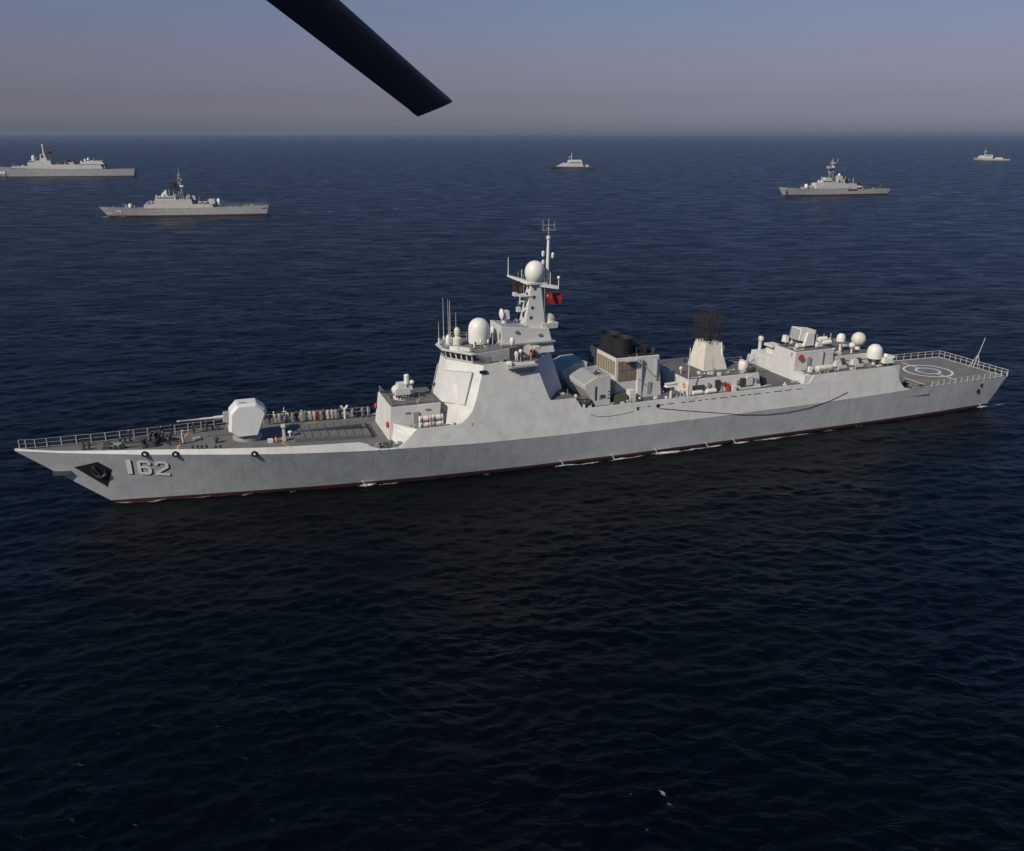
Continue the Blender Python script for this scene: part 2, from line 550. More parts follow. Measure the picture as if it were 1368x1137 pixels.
def sheet(side):
    mb = MB()
    cols = []
    xs = [0.05, 0.8, 2, 3.5, 5, 7.5, 10, 12, 14, 17, 20, 23, 26, 28.5, 31, 34, 37, 40]
    pts = [(x, topz(x)) for x in xs] + OUT
    TH = 0.14
    rings = []
    for x, zt in pts:
        z0 = kz(x) - 0.01
        bo = kb(x) + 0.012
        if x < 42:
            bt = de(x) + 0.02
        else:
            bt = side_b(x, zt)
            if x < 50:
                f = (x - 42) / 8; bt = (de(x) + 0.02) * (1 - f) + bt * f
        zm = (z0 + zt) / 2
        rings.append([(x, side * bo, z0), (x, side * (bo + bt) / 2, zm), (x, side * bt, zt), (x, side * max(0.02, bt - TH), zt), (x, side * max(.02, (bo + bt) / 2 - TH - .05), zm), (x, side * max(.02, bo - TH - 0.1), z0)])
    o = len(mb.v)
    for r_ in rings: mb.v += r_
    for i in range(len(rings) - 1):
        for k in range(5):
            mb.f.append((o + i * 6 + k, o + (i + 1) * 6 + k, o + (i + 1) * 6 + k + 1, o + i * 6 + k + 1)); mb.m.append(0)
    return mb
sheet(-1).build("side_plating", M['super'], ship)
sheet(1).build("side_plating", M['super'], ship)

# ---- decks
def deck_strip(xs, zf, bf, inset=0.1):
    mb = MB()
    for i in range(len(xs) - 1):
        a, b = xs[i], xs[i + 1]
        ya, yb = max(0.03, bf(a) - inset), max(0.03, bf(b) - inset)
        mb.add([(a, -ya, zf(a)), (b, -yb, zf(b)), (b, yb, zf(b)), (a, ya, zf(a))], [(0, 1, 2, 3)])
    return mb
deck_strip([0.3, 1, 2, 4, 6, 8, 10, 14, 17, 20, 23, 25, 28, 31, 34, 37, 40, 43, 47, 52, 58], dz, de, 0.04).build("foredeck", M['deck'], ship)
deck_strip([72.5, 80, 90, 100, 108, 114.2], lambda x: 8.3, lambda x: side_b(x, 8.3), 0.1).build("shelter_deck", M['deckdark'], ship)

def P(name, mb, mat, parent=None, smooth=False, bevel=0.0, label=None):
    o = mb.build(name, mat, parent or ship, smooth, bevel)
    if label: o["label"] = label
    return o

# ---- anchor recess and anchors at the bow
def on_hull(x, z, off): return (x, -(hull_b(x, z) + off), z)
quad = [(6.45, 6.0), (9.35, 6.65), (10.85, 5.35), (9.92, 2.65)]
mb = MB()
N = 8
def bil(q, u, v):
    a = Vector(q[0]).lerp(Vector(q[1]), u); b = Vector(q[3]).lerp(Vector(q[2]), u)
    return a.lerp(b, v)
def bil3(q, u, v): return bil([Vector(p) for p in q], u, v)
g = [[on_hull(*bil3(quad, i / N, j / N), 0.03) for j in range(N + 1)] for i in range(N + 1)]
for i in range(N):
    for j in range(N):
        mb.add([g[i][j], g[i + 1][j], g[i + 1][j + 1], g[i][j + 1]], [(0, 1, 2, 3)])
rec = P("anchor_recess", mb, M['black'])
mb = MB()
def hp(x, z, off=0.15): return on_hull(x, z, off)
mb.tube([hp(8.7, 5.9), hp(9.5, 4.4)], 0.17, 6); mb.tube([hp(8.9, 4.5), hp(9.5, 4.3), hp(10.1, 4.7)], 0.2, 6)
mb.tube([hp(8.9, 4.5), hp(8.5, 5.4)], 0.16, 6, 0.05); mb.tube([hp(10.1, 4.7), hp(10.0, 5.5)], 0.16, 6, 0.05)
P("anchor", mb, M['dark'], rec)
mb = MB()
mb.box(4.0, 6.1, -0.75, 0.55, 5.0, 5.45, 0.1, 0.1); mb.tube([(4.1, -0.6, 5.2), (4.1, 0.6, 5.2)], 0.3, 8); mb.tube([(5.0, 0, 5.3), (6.0, 0, 6.2)], 0.15, 6)
P("stem_anchor", mb, M['dark'])

# ---- hull number: block figures laid on the flare of the bow, each with a black offset shadow
GL = {'1': [[(0.05, 1), (0.30, 1), (0.30, 0), (0.05, 0)]],
      '6': [[(0, 0.15), (0.17, 0.15), (0.17, 0.85), (0, 0.85)], [(0.15, 1), (0, 0.85), (0.17, 0.82), (0.22, 0.84), (0.50, 0.84), (0.55, 1)], [(0.55, 1), (0.70, 0.85), (0.70, 0.70), (0.53, 0.70), (0.53, 0.83), (0.49, 0.84)],
            [(0, 0.15), (0.15, 0), (0.55, 0), (0.50, 0.16), (0.22, 0.16), (0.17, 0.20)], [(0.55, 0), (0.70, 0.15), (0.70, 0.46), (0.53, 0.42), (0.53, 0.18), (0.48, 0.16)], [(0.70, 0.44), (0.55, 0.60), (0.16, 0.60), (0.16, 0.45), (0.50, 0.45), (0.54, 0.42)]],
      '2': [[(0, 0.70), (0.17, 0.70), (0.17, 0.82), (0.22, 0.84), (0.15, 1), (0, 0.85)], [(0.15, 1), (0.20, 0.84), (0.50, 0.84), (0.55, 1)], [(0.55, 1), (0.49, 0.84), (0.53, 0.81), (0.53, 0.62), (0.70, 0.56), (0.70, 0.85)],
            [(0.70, 0.57), (0.53, 0.63), (0, 0.22), (0, 0), (0.18, 0.16)], [(0, 0), (0.72, 0), (0.72, 0.17), (0.17, 0.17)]]}
def glyph(ch, x0, z0, w, h, off, slopez):
    mb = MB()
    for poly in GL[ch]:
        vs = []
        for u, v in poly:
            x = x0 + u * w; z = z0 + v * h + slopez * (x - 12.7)
            vs.append(on_hull(x, z, off))
        mb.add(vs, [tuple(range(len(vs)))])
    return mb
SL = -0.13
for ch, x0 in (('1', 12.55), ('6', 13.95), ('2', 16.05)):
    nm = P("hull_number", glyph(ch, x0, 4.55, 2.35, 2.25, 0.055, SL), M['numwhite'])
    P("number_shadow", glyph(ch, x0 + 0.17, 4.43, 2.35, 2.25, 0.03, SL), M['black'], nm)

# ---- fairleads: black rings with a pale eye
for x, z in ((15.1, None), (18.75, None), (28.35, None)):
    z = kz(x) + 0.08
    y = -(kb(x) + 0.1)
    f = P("fairlead", MB().torus((x, y, z), 0.30, 0.13, 18, 8, 'y'), M['black'], None, True)
    P("fairlead_eye", MB().lathe((x, y - 0.02, z), [(0.15, -0.05), (0.15, 0.05)], 10, 'y'), M['numwhite'], f)
for x, z, r_ in ((151.3, 4.45, 0.28), (151.0, 3.35, 0.38)):
    P("mooring_port", MB().lathe((x, -(hull_b(x, z) + 0.04), z), [(r_, -0.05), (r_, 0.06)], 14, 'y'), M['black'])

# ---- foredeck rail on the far side
def rail(name, pts, h=1.05, r_=0.045, step=None, mats=None, net=False, post_r=0.07):
    mb = MB()
    for a in pts:
        mb.tube([a, (a[0], a[1], a[2] + h)], post_r, 5)
    for hh in (h, h * 0.55):
        mb.tube([(a[0], a[1], a[2] + hh) for a in pts], r_, 5)
    if net:
        for a, b in zip(pts[:-1], pts[1:]):
            n_ = 7
            for k in range(1, n_):
                t = k / n_
                p = Vector(a).lerp(Vector(b), t)
                mb.tube([p + Vector((0, 0, 0.08)), p + Vector((0, 0, h - 0.05))], 0.018, 3, mi=1)
            for k in range(1, 6):
                mb.tube([Vector(a) + Vector((0, 0, h * k / 6)), Vector(b) + Vector((0, 0, h * k / 6))], 0.018, 3, mi=1)
    return P(name, mb, mats or [M['rail'], M['net']])
xs = [0.6, 1.3, 2.3, 3.6, 5.2, 6.9, 8.6, 10.3, 12.0, 13.7, 15.4, 17.1, 18.8, 20.5, 22.2, 23.9, 25.6, 27.3, 29.0, 30.7, 32.4, 34.1, 35.8, 37.5, 39.2, 40.9, 42.6, 44.3, 46.0]
rail("guard_rail", [(x, de(x) - 0.05, dz(x) + .05) for x in xs], 1.2, 0.03, net=True, mats=[M['rail'], M['net']], post_r=0.075)

# ---- windlass gear, bollards, hatch
for x, y in ((14.9, -1.0), (16.9, 0.9)):
    mb = MB()
    z = dz(x)
    mb.lathe((x, y, z), [(0.75, 0), (0.7, 0.25), (0.42, 0.35), (0.38, 0.9), (0.6, 1.0), (0.62, 1.2), (0.3, 1.25)], 16)
    mb.box(x + 0.6, x + 1.5, y - 0.5, y + 0.5, z, z + 0.75, 0.1, 0.1)
    mb.tube([(x - 0.6, y, z + 0.2), (x - 2.4, y * 0.9, z + 0.25), (x - 4.2, y * 0.75, dz(x - 4.2) + 0.08)], 0.13, 6)
    P("anchor_windlass", mb, M['dark'], None, True)
for x, y in ((8.2, -0.7), (8.0, 0.9), (11.9, -1.4), (12.3, 1.2), (21.2, -3.6), (22.3, -3.8), (24.0, -4.2), (24.0, 4.2), (45.0, -7.0), (46.0, -7.05)):
    z = dz(x); mb = MB()
    for d in (-0.3, 0.3):
        mb.lathe((x + d, y, z), [(0.16, 0), (0.15, 0.5), (0.2, 0.52), (0.2, 0.6)], 10)
    mb.box(x - 0.6, x + 0.6, y - 0.22, y + 0.22, z, z + 0.07)
    P("bollard", mb, M['dark'])
z = dz(12)
P("deck_hatch", MB().box(11.2, 12.3, -0.4, 0.6, z, z + 0.3, 0.06, 0.06), M['mid'])
P("deck_hatch", MB().box(20.9, 22.0, 0.2, 1.2, dz(21.5), dz(21.5) + 0.28, 0.06, 0.06), M['mid'])
P("deck_vent", MB().lathe((23.9, -1.4, dz(23.9)), [(0.22, 0), (0.22, 0.5), (0.42, 0.55), (0.36, 0.75), (0.05, 0.8)], 12), M['dark'])
for y in (-1.2, 0.5):
    P("chain_stopper", MB().box(10.0, 11.0, y, y + .5, dz(10.5), dz(10.5) + 0.35, .1, .05), M['dark'])

def deck_line(name, pts, w, mat, zf, off=0.012):
    mb = MB()
    for a, b in zip(pts[:-1], pts[1:]):
        a, b = Vector(a), Vector(b); d = (b - a).normalized(); nn = Vector((-d.y, d.x)) * w / 2
        k = max(1, int((b - a).length / 1.5))
        for i in range(k):
            p, q = a.lerp(b, i / k), a.lerp(b, (i + 1) / k)
            mb.add([(c.x, c.y, zf(c.x) + off) for c in (p - nn, q - nn, q + nn, p + nn)], [(0, 1, 2, 3)])
    return P(name, mb, mat)
deck_line("deck_marking", [(18.9, -3.4), (19.3, -0.5), (20.4, 4.0)], 0.28, M['yellow'], dz)
deck_line("deck_marking", [(33.6, -5.9), (32.2, -3.2), (32.6, 1.5), (34.0, 4.0), (38.4, 5.6)], 0.26, M['yellow'], dz)

# ---- main gun: faceted turret, barrel over the bow
tz = 6.95
mb = MB()
def mirror_ring(pts): return pts
prof = [(25.6, 8.55), (26.55, 7.7), (29.35, 7.7), (30.75, 10.9), (30.55, 11.3), (29.45, 12.2), (26.95, 12.2), (25.95, 11.2)]
inner = [(28.1 + (x - 28.1) * 0.86, 10.0 + (z - 10.0) * 0.86) for x, z in prof]
a = [(x, -1.95 + .14 * (z - 9.7), z) for x, z in inner]; b_ = [(x, -1.25, z) for x, z in prof]
c = [(x, 1.25, z) for x, z in prof]; d = [(x, 1.95 - .14 * (z - 9.7), z) for x, z in inner]
mb.loft(a, b_, caps=False); mb.loft(b_, c, caps=False); mb.loft(c, d, caps=False)
n = len(prof)
mb.add(a, [tuple(range(n))]); mb.add(d, [tuple(range(n - 1, -1, -1))])
tur = P("gun_turret", mb, M['turret'], None, False, 0.05)
P("turret_ring", MB().lathe((28.0, 0, dz(28) - 0.05), [(1.95, 0), (1.95, 0.45), (1.75, 0.5), (1.75, 0.72)], 28), M['mid'], tur, True)
mb = MB()
mb.lathe((19.3, 0, 10.35), [(0.08, 0), (0.12, 0.03), (0.12, 0.35), (0.085, 0.4), (0.095, 2.9), (0.14, 2.95), (0.15, 4.6), (0.22, 4.65), (0.26, 6.6)], 14, 'x')
P("gun_barrel", mb, M['light'], tur, True)
P("muzzle_bore", MB().lathe((19.27, 0, 10.35), [(0.08, 0), (0.08, 0.04)], 10, 'x'), M['black'], tur)
P("barrel_mantlet", MB().box(25.0, 26.2, -0.55, 0.55, 9.7, 11.0, 0.15, 0.1), M['mid'], tur, False, 0.05)
P("roof_hatch", MB().box(27.3, 28.2, -1.0, -0.4, 12.18, 12.3, 0.05, 0.05), M['mid'], tur)

# ---- forward missile cells: raised coaming with two rows of domed lids
mb = MB()
def zc(x): return dz(x) + 0.52
x0, x1, hw = 33.9, 44.3, 3.3
mb.add([(x0, -hw, dz(x0) - .02), (x1, -hw, dz(x1) - .02), (x1, hw, dz(x1) - .02), (x0, hw, dz(x0) - .02), (x0, -hw, zc(x0)), (x1, -hw, zc(x1)), (x1, hw, zc(x1)), (x0, hw, zc(x0))],
       [(4, 5, 6, 7), (0, 1, 5, 4), (1, 2, 6, 5), (2, 3, 7, 6), (3, 0, 4, 7)])
vl = P("missile_cell_deck", mb, M['vls'])
for r_ in range(4):
    for k in range(8):
        x = 34.9 + k * 1.08 + (0.3 if k > 3 else 0); y = -2.3 + r_ * 1.22 + (0.75 if r_ > 1 else 0)
        z = zc(x)
        lid = MB().loft([(x - .48, y - .55, z - .01), (x + .48, y - .55, z - .01), (x + .48, y + .55, z - .01), (x - .48, y + .55, z - .01)], [(x - .44, y - .5, z + .10), (x + .44, y - .5, z + .10), (x + .44, y + .5, z + .10), (x - .44, y + .5, z + .10)])
        P("cell_lid", lid, M['vls'], vl, False, 0.04)
for y in (-0.1,):
    P("uptake_channel", MB().box(34.4, 43.6, y - 0.3, y + 0.3, zc(43.6) - 0.05, zc(34.6) + 0.03), M['dark'], vl)
P("spray_gutter", MB().box(44.85, 45.25, -2.6, 2.9, dz(45) - 0.02, dz(45) + 0.06), M['dark'])
P("hose_post", MB().box(32.4, 32.8, -2.5, -2.0, dz(32.6), dz(32.6) + 2.0, 0.06, 0.06).box(32.3, 32.9, -2.6, -1.9, dz(32.6) + 2.0, dz(32.6) + 2.35, .08, .08), M['light'])
P("deck_lamp", MB().lathe((33.6, -0.4, dz(33.6)), [(0.12, 0), (0.12, 0.45), (0.3, 0.5), (0.3, 0.7), (0.1, 0.8)], 12), M['white'])
P("lifebuoy", MB().torus((31.5, -2.6, dz(31.5) + 0.28), 0.32, 0.13, 16, 8, 'x'), M['orange'], None, True)
P("equipment_locker", MB().box(30.4, 31.1, -2.8, -2.2, dz(30.8), dz(30.8) + 0.45, .03, .03), M['white'])
P("tall_vent", MB().tube([(42.3, 6.4, dz(42)), (42.3, 6.4, dz(42) + 1.5)], 0.17, 8).tube([(42.3, 6.4, dz(42) + 1.4), (41.8, 6.4, dz(42) + 2.0)], 0.17, 8).tube([(42.3, 6.4, dz(42) + 1.4), (42.8, 6.4, dz(42) + 2.0)], 0.17, 8), M['white'])
P("signal_post", MB().tube([(33.6, 6.2, dz(33)), (33.6, 6.2, dz(33) + 2.2)], 0.06, 5).box(33.3, 33.9, 6.1, 6.3, dz(33) + 1.5, dz(33) + 1.6), M['white'])

# ---- forward deckhouse
mb = MB()
mb.loft([(46.4, -4.55, 5.85), (53.6, -4.55, 5.85), (53.6, 4.55, 5.85), (46.4, 4.55, 5.85)], [(47.0, -4.2, 10.5), (54.2, -4.2, 10.5), (54.2, 4.2, 10.5), (47.0, 4.2, 10.5)])
dh = P("forward_deckhouse", mb, M['super'], None, False, 0.04)
P("deckhouse_roof", MB().box(47.15, 54.3, -4.05, 4.05, 10.48, 10.53), M['deckdark'], dh)
for x in (50.1,):
    P("door", MB().box(x, x + 0.75, -4.50, -4.30, 7.8, 9.55), M['mid'], dh)
for x, z in ((48.9, 9.5), (51.8, 9.7)):
    P("wall_vent", MB().box(x, x + 0.7, -4.42, -4.24, z, z + 0.18), M['mid'], dh)
P("hose_reel", MB().lathe((46.48, -3.9, 8.0), [(0.42, -0.12), (0.42, 0.12)], 14, 'x'), M['redp'], dh)
P("hose_reel", MB().lathe((46.5, 4.2, 8.4), [(0.36, -0.12), (0.36, 0.12)], 14, 'x'), M['redp'], dh)
rp = [(47.2, 4.0, 10.5), (47.2, 2, 10.5), (47.2, 0, 10.5), (47.2, -2, 10.5), (47.2, -4.0, 10.5), (49, -4.0, 10.5), (51, -4.0, 10.5), (53, -4.0, 10.5)]
rail("roof_rail", rp, 0.95, 0.03, mats=[M['mid']], post_r=0.035)

# close-in gun on the deckhouse
mb = MB()
mb.lathe((49.7, -0.2, 10.5), [(1.45, 0), (1.45, 0.35), (1.2, 0.45), (1.15, 0.75)], 20)
ciws = P("close_in_gun", mb, M['light'], None, True)
P("gun_shield", MB().sphere((48.9, -0.2, 11.75), .85, 16, -0.8, 0.95).box(48.6, 50.4, -1.25, 0.85, 11.1, 12.75, .35, .3).box(50.2, 51.1, -1.0, 0.6, 11.1, 12.3, .15, .15).box(48.3, 50.6, -1.45, -1.1, 11.3, 12.2, .2, .05), M['light'], ciws, True)
P("radar_drum", MB().lathe((50.3, -0.25, 12.5), [(0.38, 0), (0.38, 1.3), (0.25, 1.45)], 14), M['white'], ciws, True)
P("optic_ball", MB().sphere((51.0, -0.5, 12.8), 0.33, 12), M['white'], ciws, True)
mb = MB()
for k in range(7):
    a = k * 2 * math.pi / 7
    mb.tube([(48.4, -0.2 + 0.14 * math.cos(a), 11.6 + 0.14 * math.sin(a)), (46.6, -0.2 + 0.14 * math.cos(a), 11.7 + 0.14 * math.sin(a))], 0.05, 5)
P("gun_barrels", mb, M['dark'], ciws)
mb = MB()
for k in range(9):
    a = -2.6 + k * 0.32
    mb.box(49.7 + 1.3 * math.cos(a) - .1, 49.7 + 1.3 * math.cos(a) + .1, -0.2 + 1.5 * math.sin(a) - .08, -0.2 + 1.5 * math.sin(a) + .08, 10.75, 11.3)
P("mount_struts", mb, M['dark'], ciws)

# ---- raft bay beside the deckhouse
mb = MB()
mb.loft([(46.85, -4.4, 5.88), (47.1, -7.85, 5.88), (58.2, -8.1, 5.88), (58.2, -4.4, 5.88)], [(47.15, -4.4, 7.3), (48.75, -7.8, 7.3), (58.2, -7.95, 7.3), (58.2, -4.4, 7.3)])
mb.loft([(47.15, -4.4, 7.28), (48.75, -7.8, 7.28), (48.95, -7.8, 7.28), (47.4, -4.4, 7.28)], [(47.25, -4.4, 8.22), (49.7, -7.68, 8.2), (49.85, -7.68, 8.2), (47.45, -4.4, 8.22)])
P("raft_bay", mb, M['super'])
P("raft_bay_floor", MB().add([(47.9, -4.6, 7.32), (49.9, -7.9, 7.32), (58.3, -7.95, 7.32), (58.3, -4.5, 7.32)], [(0, 1, 2, 3)]), M['deck'])
for x in (51.1, 52.9):
    rk = P("raft_rack", MB().tube([(x - .7, -7.3, 7.3), (x - .7, -7.3, 9.7)], .05, 5).tube([(x - .7, -6.3, 7.3), (x - .7, -6.3, 9.7)], .05, 5).tube([(x + .7, -7.3, 7.3), (x + .7, -7.3, 9.7)], .05, 5).tube([(x + .7, -6.3, 7.3), (x + .7, -6.3, 9.7)], .05, 5).box(x - .76, x + .76, -7.36, -6.24, 7.85, 7.93), M['mid'])
    for z in (8.4, 9.25):
        can = P("life_raft_canister", MB().lathe((x - 0.82, -6.8, z), [(0.3, 0), (0.42, 0.08), (0.42, 0.78), (0.44, 0.79), (0.44, 0.85), (0.42, 0.86), (0.42, 1.56), (0.3, 1.64)], 16, 'x'), M['white'], rk, True)
        P("canister_strap", MB().lathe((x - 0.45, -6.8, z), [(0.432, 0), (0.432, 0.1)], 16, 'x').lathe((x + 0.4, -6.8, z), [(0.432, 0), (0.432, 0.1)], 16, 'x'), M['redp'], can)
mb = MB()
for x in (49.3, 50.0): mb.box(x, x + 0.4, -5.6, -5.0, 7.3, 8.1, .05, .05)
mb
P("deck_gear", mb, M['mid'])
for x, y, w in ((44.3, -7.3, .25), (45.6, -6.8, .2), (47.3, -7.5, .28), (46.6, -7.6, .2)):
    P("deck_gear", MB().box(x - w, x + w, y - w, y + w, dz(x), dz(x) + w * 2.4, .04, .04), M['mid'])
rail("notch_rail", [(43.8, -8.05, dz(44)), (45.2, -8.1, dz(45)), (46.6, -8.15, dz(46.5))], 0.9, 0.03, mats=[M['mid']], post_r=0.03)

# ---- bridge block
bot = [(53.55, 1.5), (56.6, 8.25), (70.75, 8.25), (75.1, 1.9)]
top = [(55.85, 1.45), (59.75, 6.95), (67.15, 6.95), (71.5, 2.2)]
def both(r, z): return [(x, y, z) for x, y in r] + [(x, -y, z) for x, y in reversed(r)]
br = P("bridge_block", MB().loft(both(bot, 5.92), both(top, 16.0)), M['super'], None, False, 0.03)
P("bridge_deck", MB().prism_z([(x, y * .985) for x, y in top] + [(x, -y * .985) for x, y in reversed(top)], 15.98, 16.03), M['deck'], br)

# flat radar panel on the facing facet (and its twin on the far side)
def facet_pt(u, v, side, off):
    """u 0..1 from front corner to side corner, v 0..1 from z 5.92 up to 16"""
    a = Vector((53.55, 1.5, 5.92)).lerp(Vector((55.85, 1.45, 16.0)), v)
    b = Vector((56.6, 8.25, 5.92)).lerp(Vector((59.75, 6.95, 16.0)), v)
    nrm = (Vector((56.6, 8.25, 5.92)) - Vector((53.55, 1.5, 5.92))).cross(Vector((55.85, 1.45, 16)) - Vector((53.55, 1.5, 5.92))).normalized()
    if nrm.x > 0: nrm = -nrm
    p = a.lerp(b, u) + nrm * off
    return (p.x, p.y * side, p.z)
for side in (-1, 1):
    def fp(u, v, o_): return facet_pt(u, v, side, o_)
    q = [(0.07, 0.40), (0.78, 0.445), (0.78, 0.885), (0.07, 0.84)]
    mb = MB()
    mb.loft([fp(u, v, -0.1) for u, v in q], [fp(0.425 + (u - 0.425) * 0.985, 0.64 + (v - 0.64) * 0.985, 0.34) for u, v in q])
    rp_ = P("radar_panel", mb, M['light'], br)
    mb = MB()
    qq = q + [q[0]]
    for (u, v), (u2, v2) in zip(qq[:-1], qq[1:]):
        mb.tube([fp(u, v, 0.22), fp(u2, v2, 0.22)], 0.08, 5)
    P("panel_edge_frame", mb, M['mid'], rp_)
P("side_port", MB().add([(59.0, -7.18, 15.05), (60.0, -7.24, 15.02), (60.0, -7.20, 15.4), (59.0, -7.14, 15.4)], [(0, 1, 2, 3)]).box(58.95, 60.0, -7.36, -7.16, 15.0, 15.35), M['black'], br)
for y in (0.3,):
    P("front_lamp", MB().box(54.3, 54.9, 1.0, 1.25, 11.6, 11.85), M['dark'], br)

# bridge house with its band of windows
hb_ = [(55.95, 1.5), (58.6, 5.25), (63.6, 4.3), (71.4, 2.4)]
ht_ = [(55.55, 1.65), (58.35, 5.6), (63.6, 4.25), (71.3, 2.4)]
bh = P("bridge_house", MB().loft(both(hb_, 16.02), both(ht_, 17.35)), M['light'], br, False, 0.02)
def hp_(a, b, t, v, off):
    p0 = Vector((a[0][0], a[0][1], 16.02)).lerp(Vector((a[1][0], a[1][1], 17.35)), v)
    p1 = Vector((b[0][0], b[0][1], 16.02)).lerp(Vector((b[1][0], b[1][1], 17.35)), v)
    nrm = Vector((-(p1.y - p0.y), (p1.x - p0.x), 0)).normalized()
    return p0.lerp(p1, t), nrm
segs = [((hb_[0], ht_[0]), (hb_[1], ht_[1]), 5), ((hb_[0], ht_[0]), ((hb_[0][0], -hb_[0][1]), (ht_[0][0], -ht_[0][1])), 3), ((hb_[1], ht_[1]), (hb_[2], ht_[2]), 2)]
for si, (a, b, k) in enumerate(segs):
    for side in ((-1, 1) if si != 1 else (1,)):
        for i in range(k):
            t0, t1 = (i + 0.14) / k, (i + 0.86) / k
            if si == 2: t0, t1 = t0 * 0.5, t1 * 0.5
            pts = []
            for t, v in ((t0, 0.24), (t1, 0.24), (t1, 0.84), (t0, 0.84)):
                p, nr = hp_(a, b, t, v, 0)
                cen = Vector((63, 0, p.z))
                if (p - cen).dot(nr) < 0: nr = -nr
                p = p + nr * 0.03
                pts.append((p.x, p.y * side, p.z))
            P("bridge_window", MB().add(pts, [(0, 1, 2, 3)]), M['glass'], br)
# eaves over the windows
mb = MB()
e0 = [(55.2, 1.75), (58.2, 5.95), (58.9, 5.9), (58.7, 5.3), (55.7, 1.5)]
for side in (-1, 1):
    mb.loft([(x, y * side, 17.35) for x, y in e0], [(x, y * side, 17.52) for x, y in e0])
mb.loft([(55.2, -1.75, 17.35), (55.7, -1.5, 17.35), (55.7, 1.5, 17.35), (55.2, 1.75, 17.35)], [(55.2, -1.75, 17.52), (55.7, -1.5, 17.52), (55.7, 1.5, 17.52), (55.2, 1.75, 17.52)])
P("window_eaves", mb, M['light'], br)
P("bridge_roof", MB().prism_z([(x, y * .97) for x, y in ht_] + [(x, -y * .97) for x, y in reversed(ht_)], 17.33, 17.38), M['deck'], br)
rr_ = [(63.3, 3.9), (60.8, 4.6), (58.4, 5.3), (57.1, 3.4), (55.8, 1.5), (55.8, -1.5), (57.1, -3.4), (58.4, -5.3), (60.8, -4.6), (63.3, -3.9)]
rail("bridge_roof_rail", [(x, y, 17.37) for x, y in rr_], 0.85, 0.03, mats=[M['rail']], post_r=0.04)

# large satellite dome and its deck
sd = P("satellite_dome", MB().lathe((61.15, -0.4, 17.65), [(1.35, 0), (1.52, 0.1), (1.55, 0.5), (1.55, 2.1), (1.46, 2.6), (1.25, 3.05), (0.9, 3.4), (0.5, 3.6), (0.1, 3.66)], 28), M['white'], None, True)
P("dome_pedestal", MB().lathe((61.15, -0.4, 17.36), [(1.2, 0), (1.2, 0.32)], 20), M['mid'], sd)
P("dome_post", MB().tube([(59.8, -2.4, 17.3), (59.8, -2.4, 18.4)], 0.15, 8), M['white'], sd)

whips = [(55.9, 2.3, 17.4, 20.6, .05), (57.0, 3.6, 17.4, 23.8, .05), (57.7, 3.5, 17.4, 23.6, .045), (58.2, 4.3, 17.4, 23.2, .06), (58.75, 3.1, 17.4, 21.6, .045)]
for x, y, z0, z1, r_ in whips:
    w_ = P("whip_antenna", MB().tube([(x, y, z0), (x, y, z1)], r_, 5, r_ * 0.45), M['cream'])
    P("whip_base", MB().lathe((x, y, z0), [(0.13, 0), (0.13, 0.7), (0.06, 0.8)], 8), M['white'], w_)
P("sensor_drum", MB().lathe((58.1, 0.4, 17.4), [(0.62, 0), (0.66, 0.2), (0.62, 1.1), (0.35, 1.2), (0.3, 1.5), (0.38, 1.55), (0.42, 2.3), (0.2, 2.6)], 16), M['cream'], None, True)
P("small_radome", MB().lathe((56.9, 0.9, 17.4), [(0.36, 0), (0.38, 0.9), (0.30, 1.3), (0.1, 1.5)], 14), M['white'], None, True)
P("small_radome", MB().lathe((57.6, 2.0, 17.4), [(0.3, 0), (0.3, 0.5), (0.22, 0.8), (0.05, 0.9)], 14), M['white'], None, True)
P("searchlight", MB().tube([(58.8, 1.6, 17.4), (58.8, 1.6, 18.2)], 0.06, 6).lathe((58.5, 1.6, 18.4), [(0.28, 0), (0.3, 0.45), (0.1, 0.55)], 12, 'x'), M['dark'])
P("sensor_bar", MB().loft([(56.2, -2.2, 17.5), (58.4, -4.6, 17.5), (58.7, -4.3, 17.5), (56.5, -1.9, 17.5)], [(56.2, -2.2, 18.0), (58.4, -4.6, 18.0), (58.7, -4.3, 18.0), (56.5, -1.9, 18.0)]), M['white'])
for x, y, h_, r_ in ((62.55, -2.45, 2.1, 0.30), (64.8, -4.3, 1.1, 0.34), (60.6, -2.9, 0.9, 0.16), (61.6, -3.1, 0.85, 0.16)):
    z0 = 17.37 if y > -4 else 16.9
    w_ = P("post_sensor", MB().lathe((x, y, z0 + h_), [(r_ * .8, 0), (r_, 0.15), (r_, r_ * 2.2), (r_ * .7, r_ * 2.8), (0.03, r_ * 3.1)], 14), M['white'], None, True)
    P("sensor_post", MB().tube([(x, y, 16.0), (x, y, z0 + h_)], r_ * .35, 6), M['mid'], w_)

# port bridge wing gear
P("wing_screen", MB().box(63.9, 66.0, -5.8, -5.6, 16.03, 17.9), M['dark'])
P("wing_screen", MB().box(61.4, 63.0, -5.9, -5.75, 16.03, 17.1), M['mid'])
wd = P("wing_searchlight", MB().tube([(65.3, -6.4, 16.0), (65.3, -6.4, 17.3)], 0.09, 6).sphere((65.3, -6.4, 17.45), 0.3, 12), M['white'], None, True)
P("wing_dish", MB().lathe((66.6, -5.9, 17.5), [(0.12, 0.35), (0.45, 0.2), (0.72, 0.0), (0.75, -0.08)], 16, 'y').tube([(66.6, -5.7, 16.0), (66.6, -5.7, 17.4)], 0.12, 6), M['white'], None, True)
P("wing_drum", MB().lathe((63.0, -7.15, 15.9), [(0.5, 0), (0.5, 0.55), (0.3, 0.7)], 16, 'x').box(63.0, 63.6, -7.6, -6.8, 15.4, 16.0), M['white'], None, True)
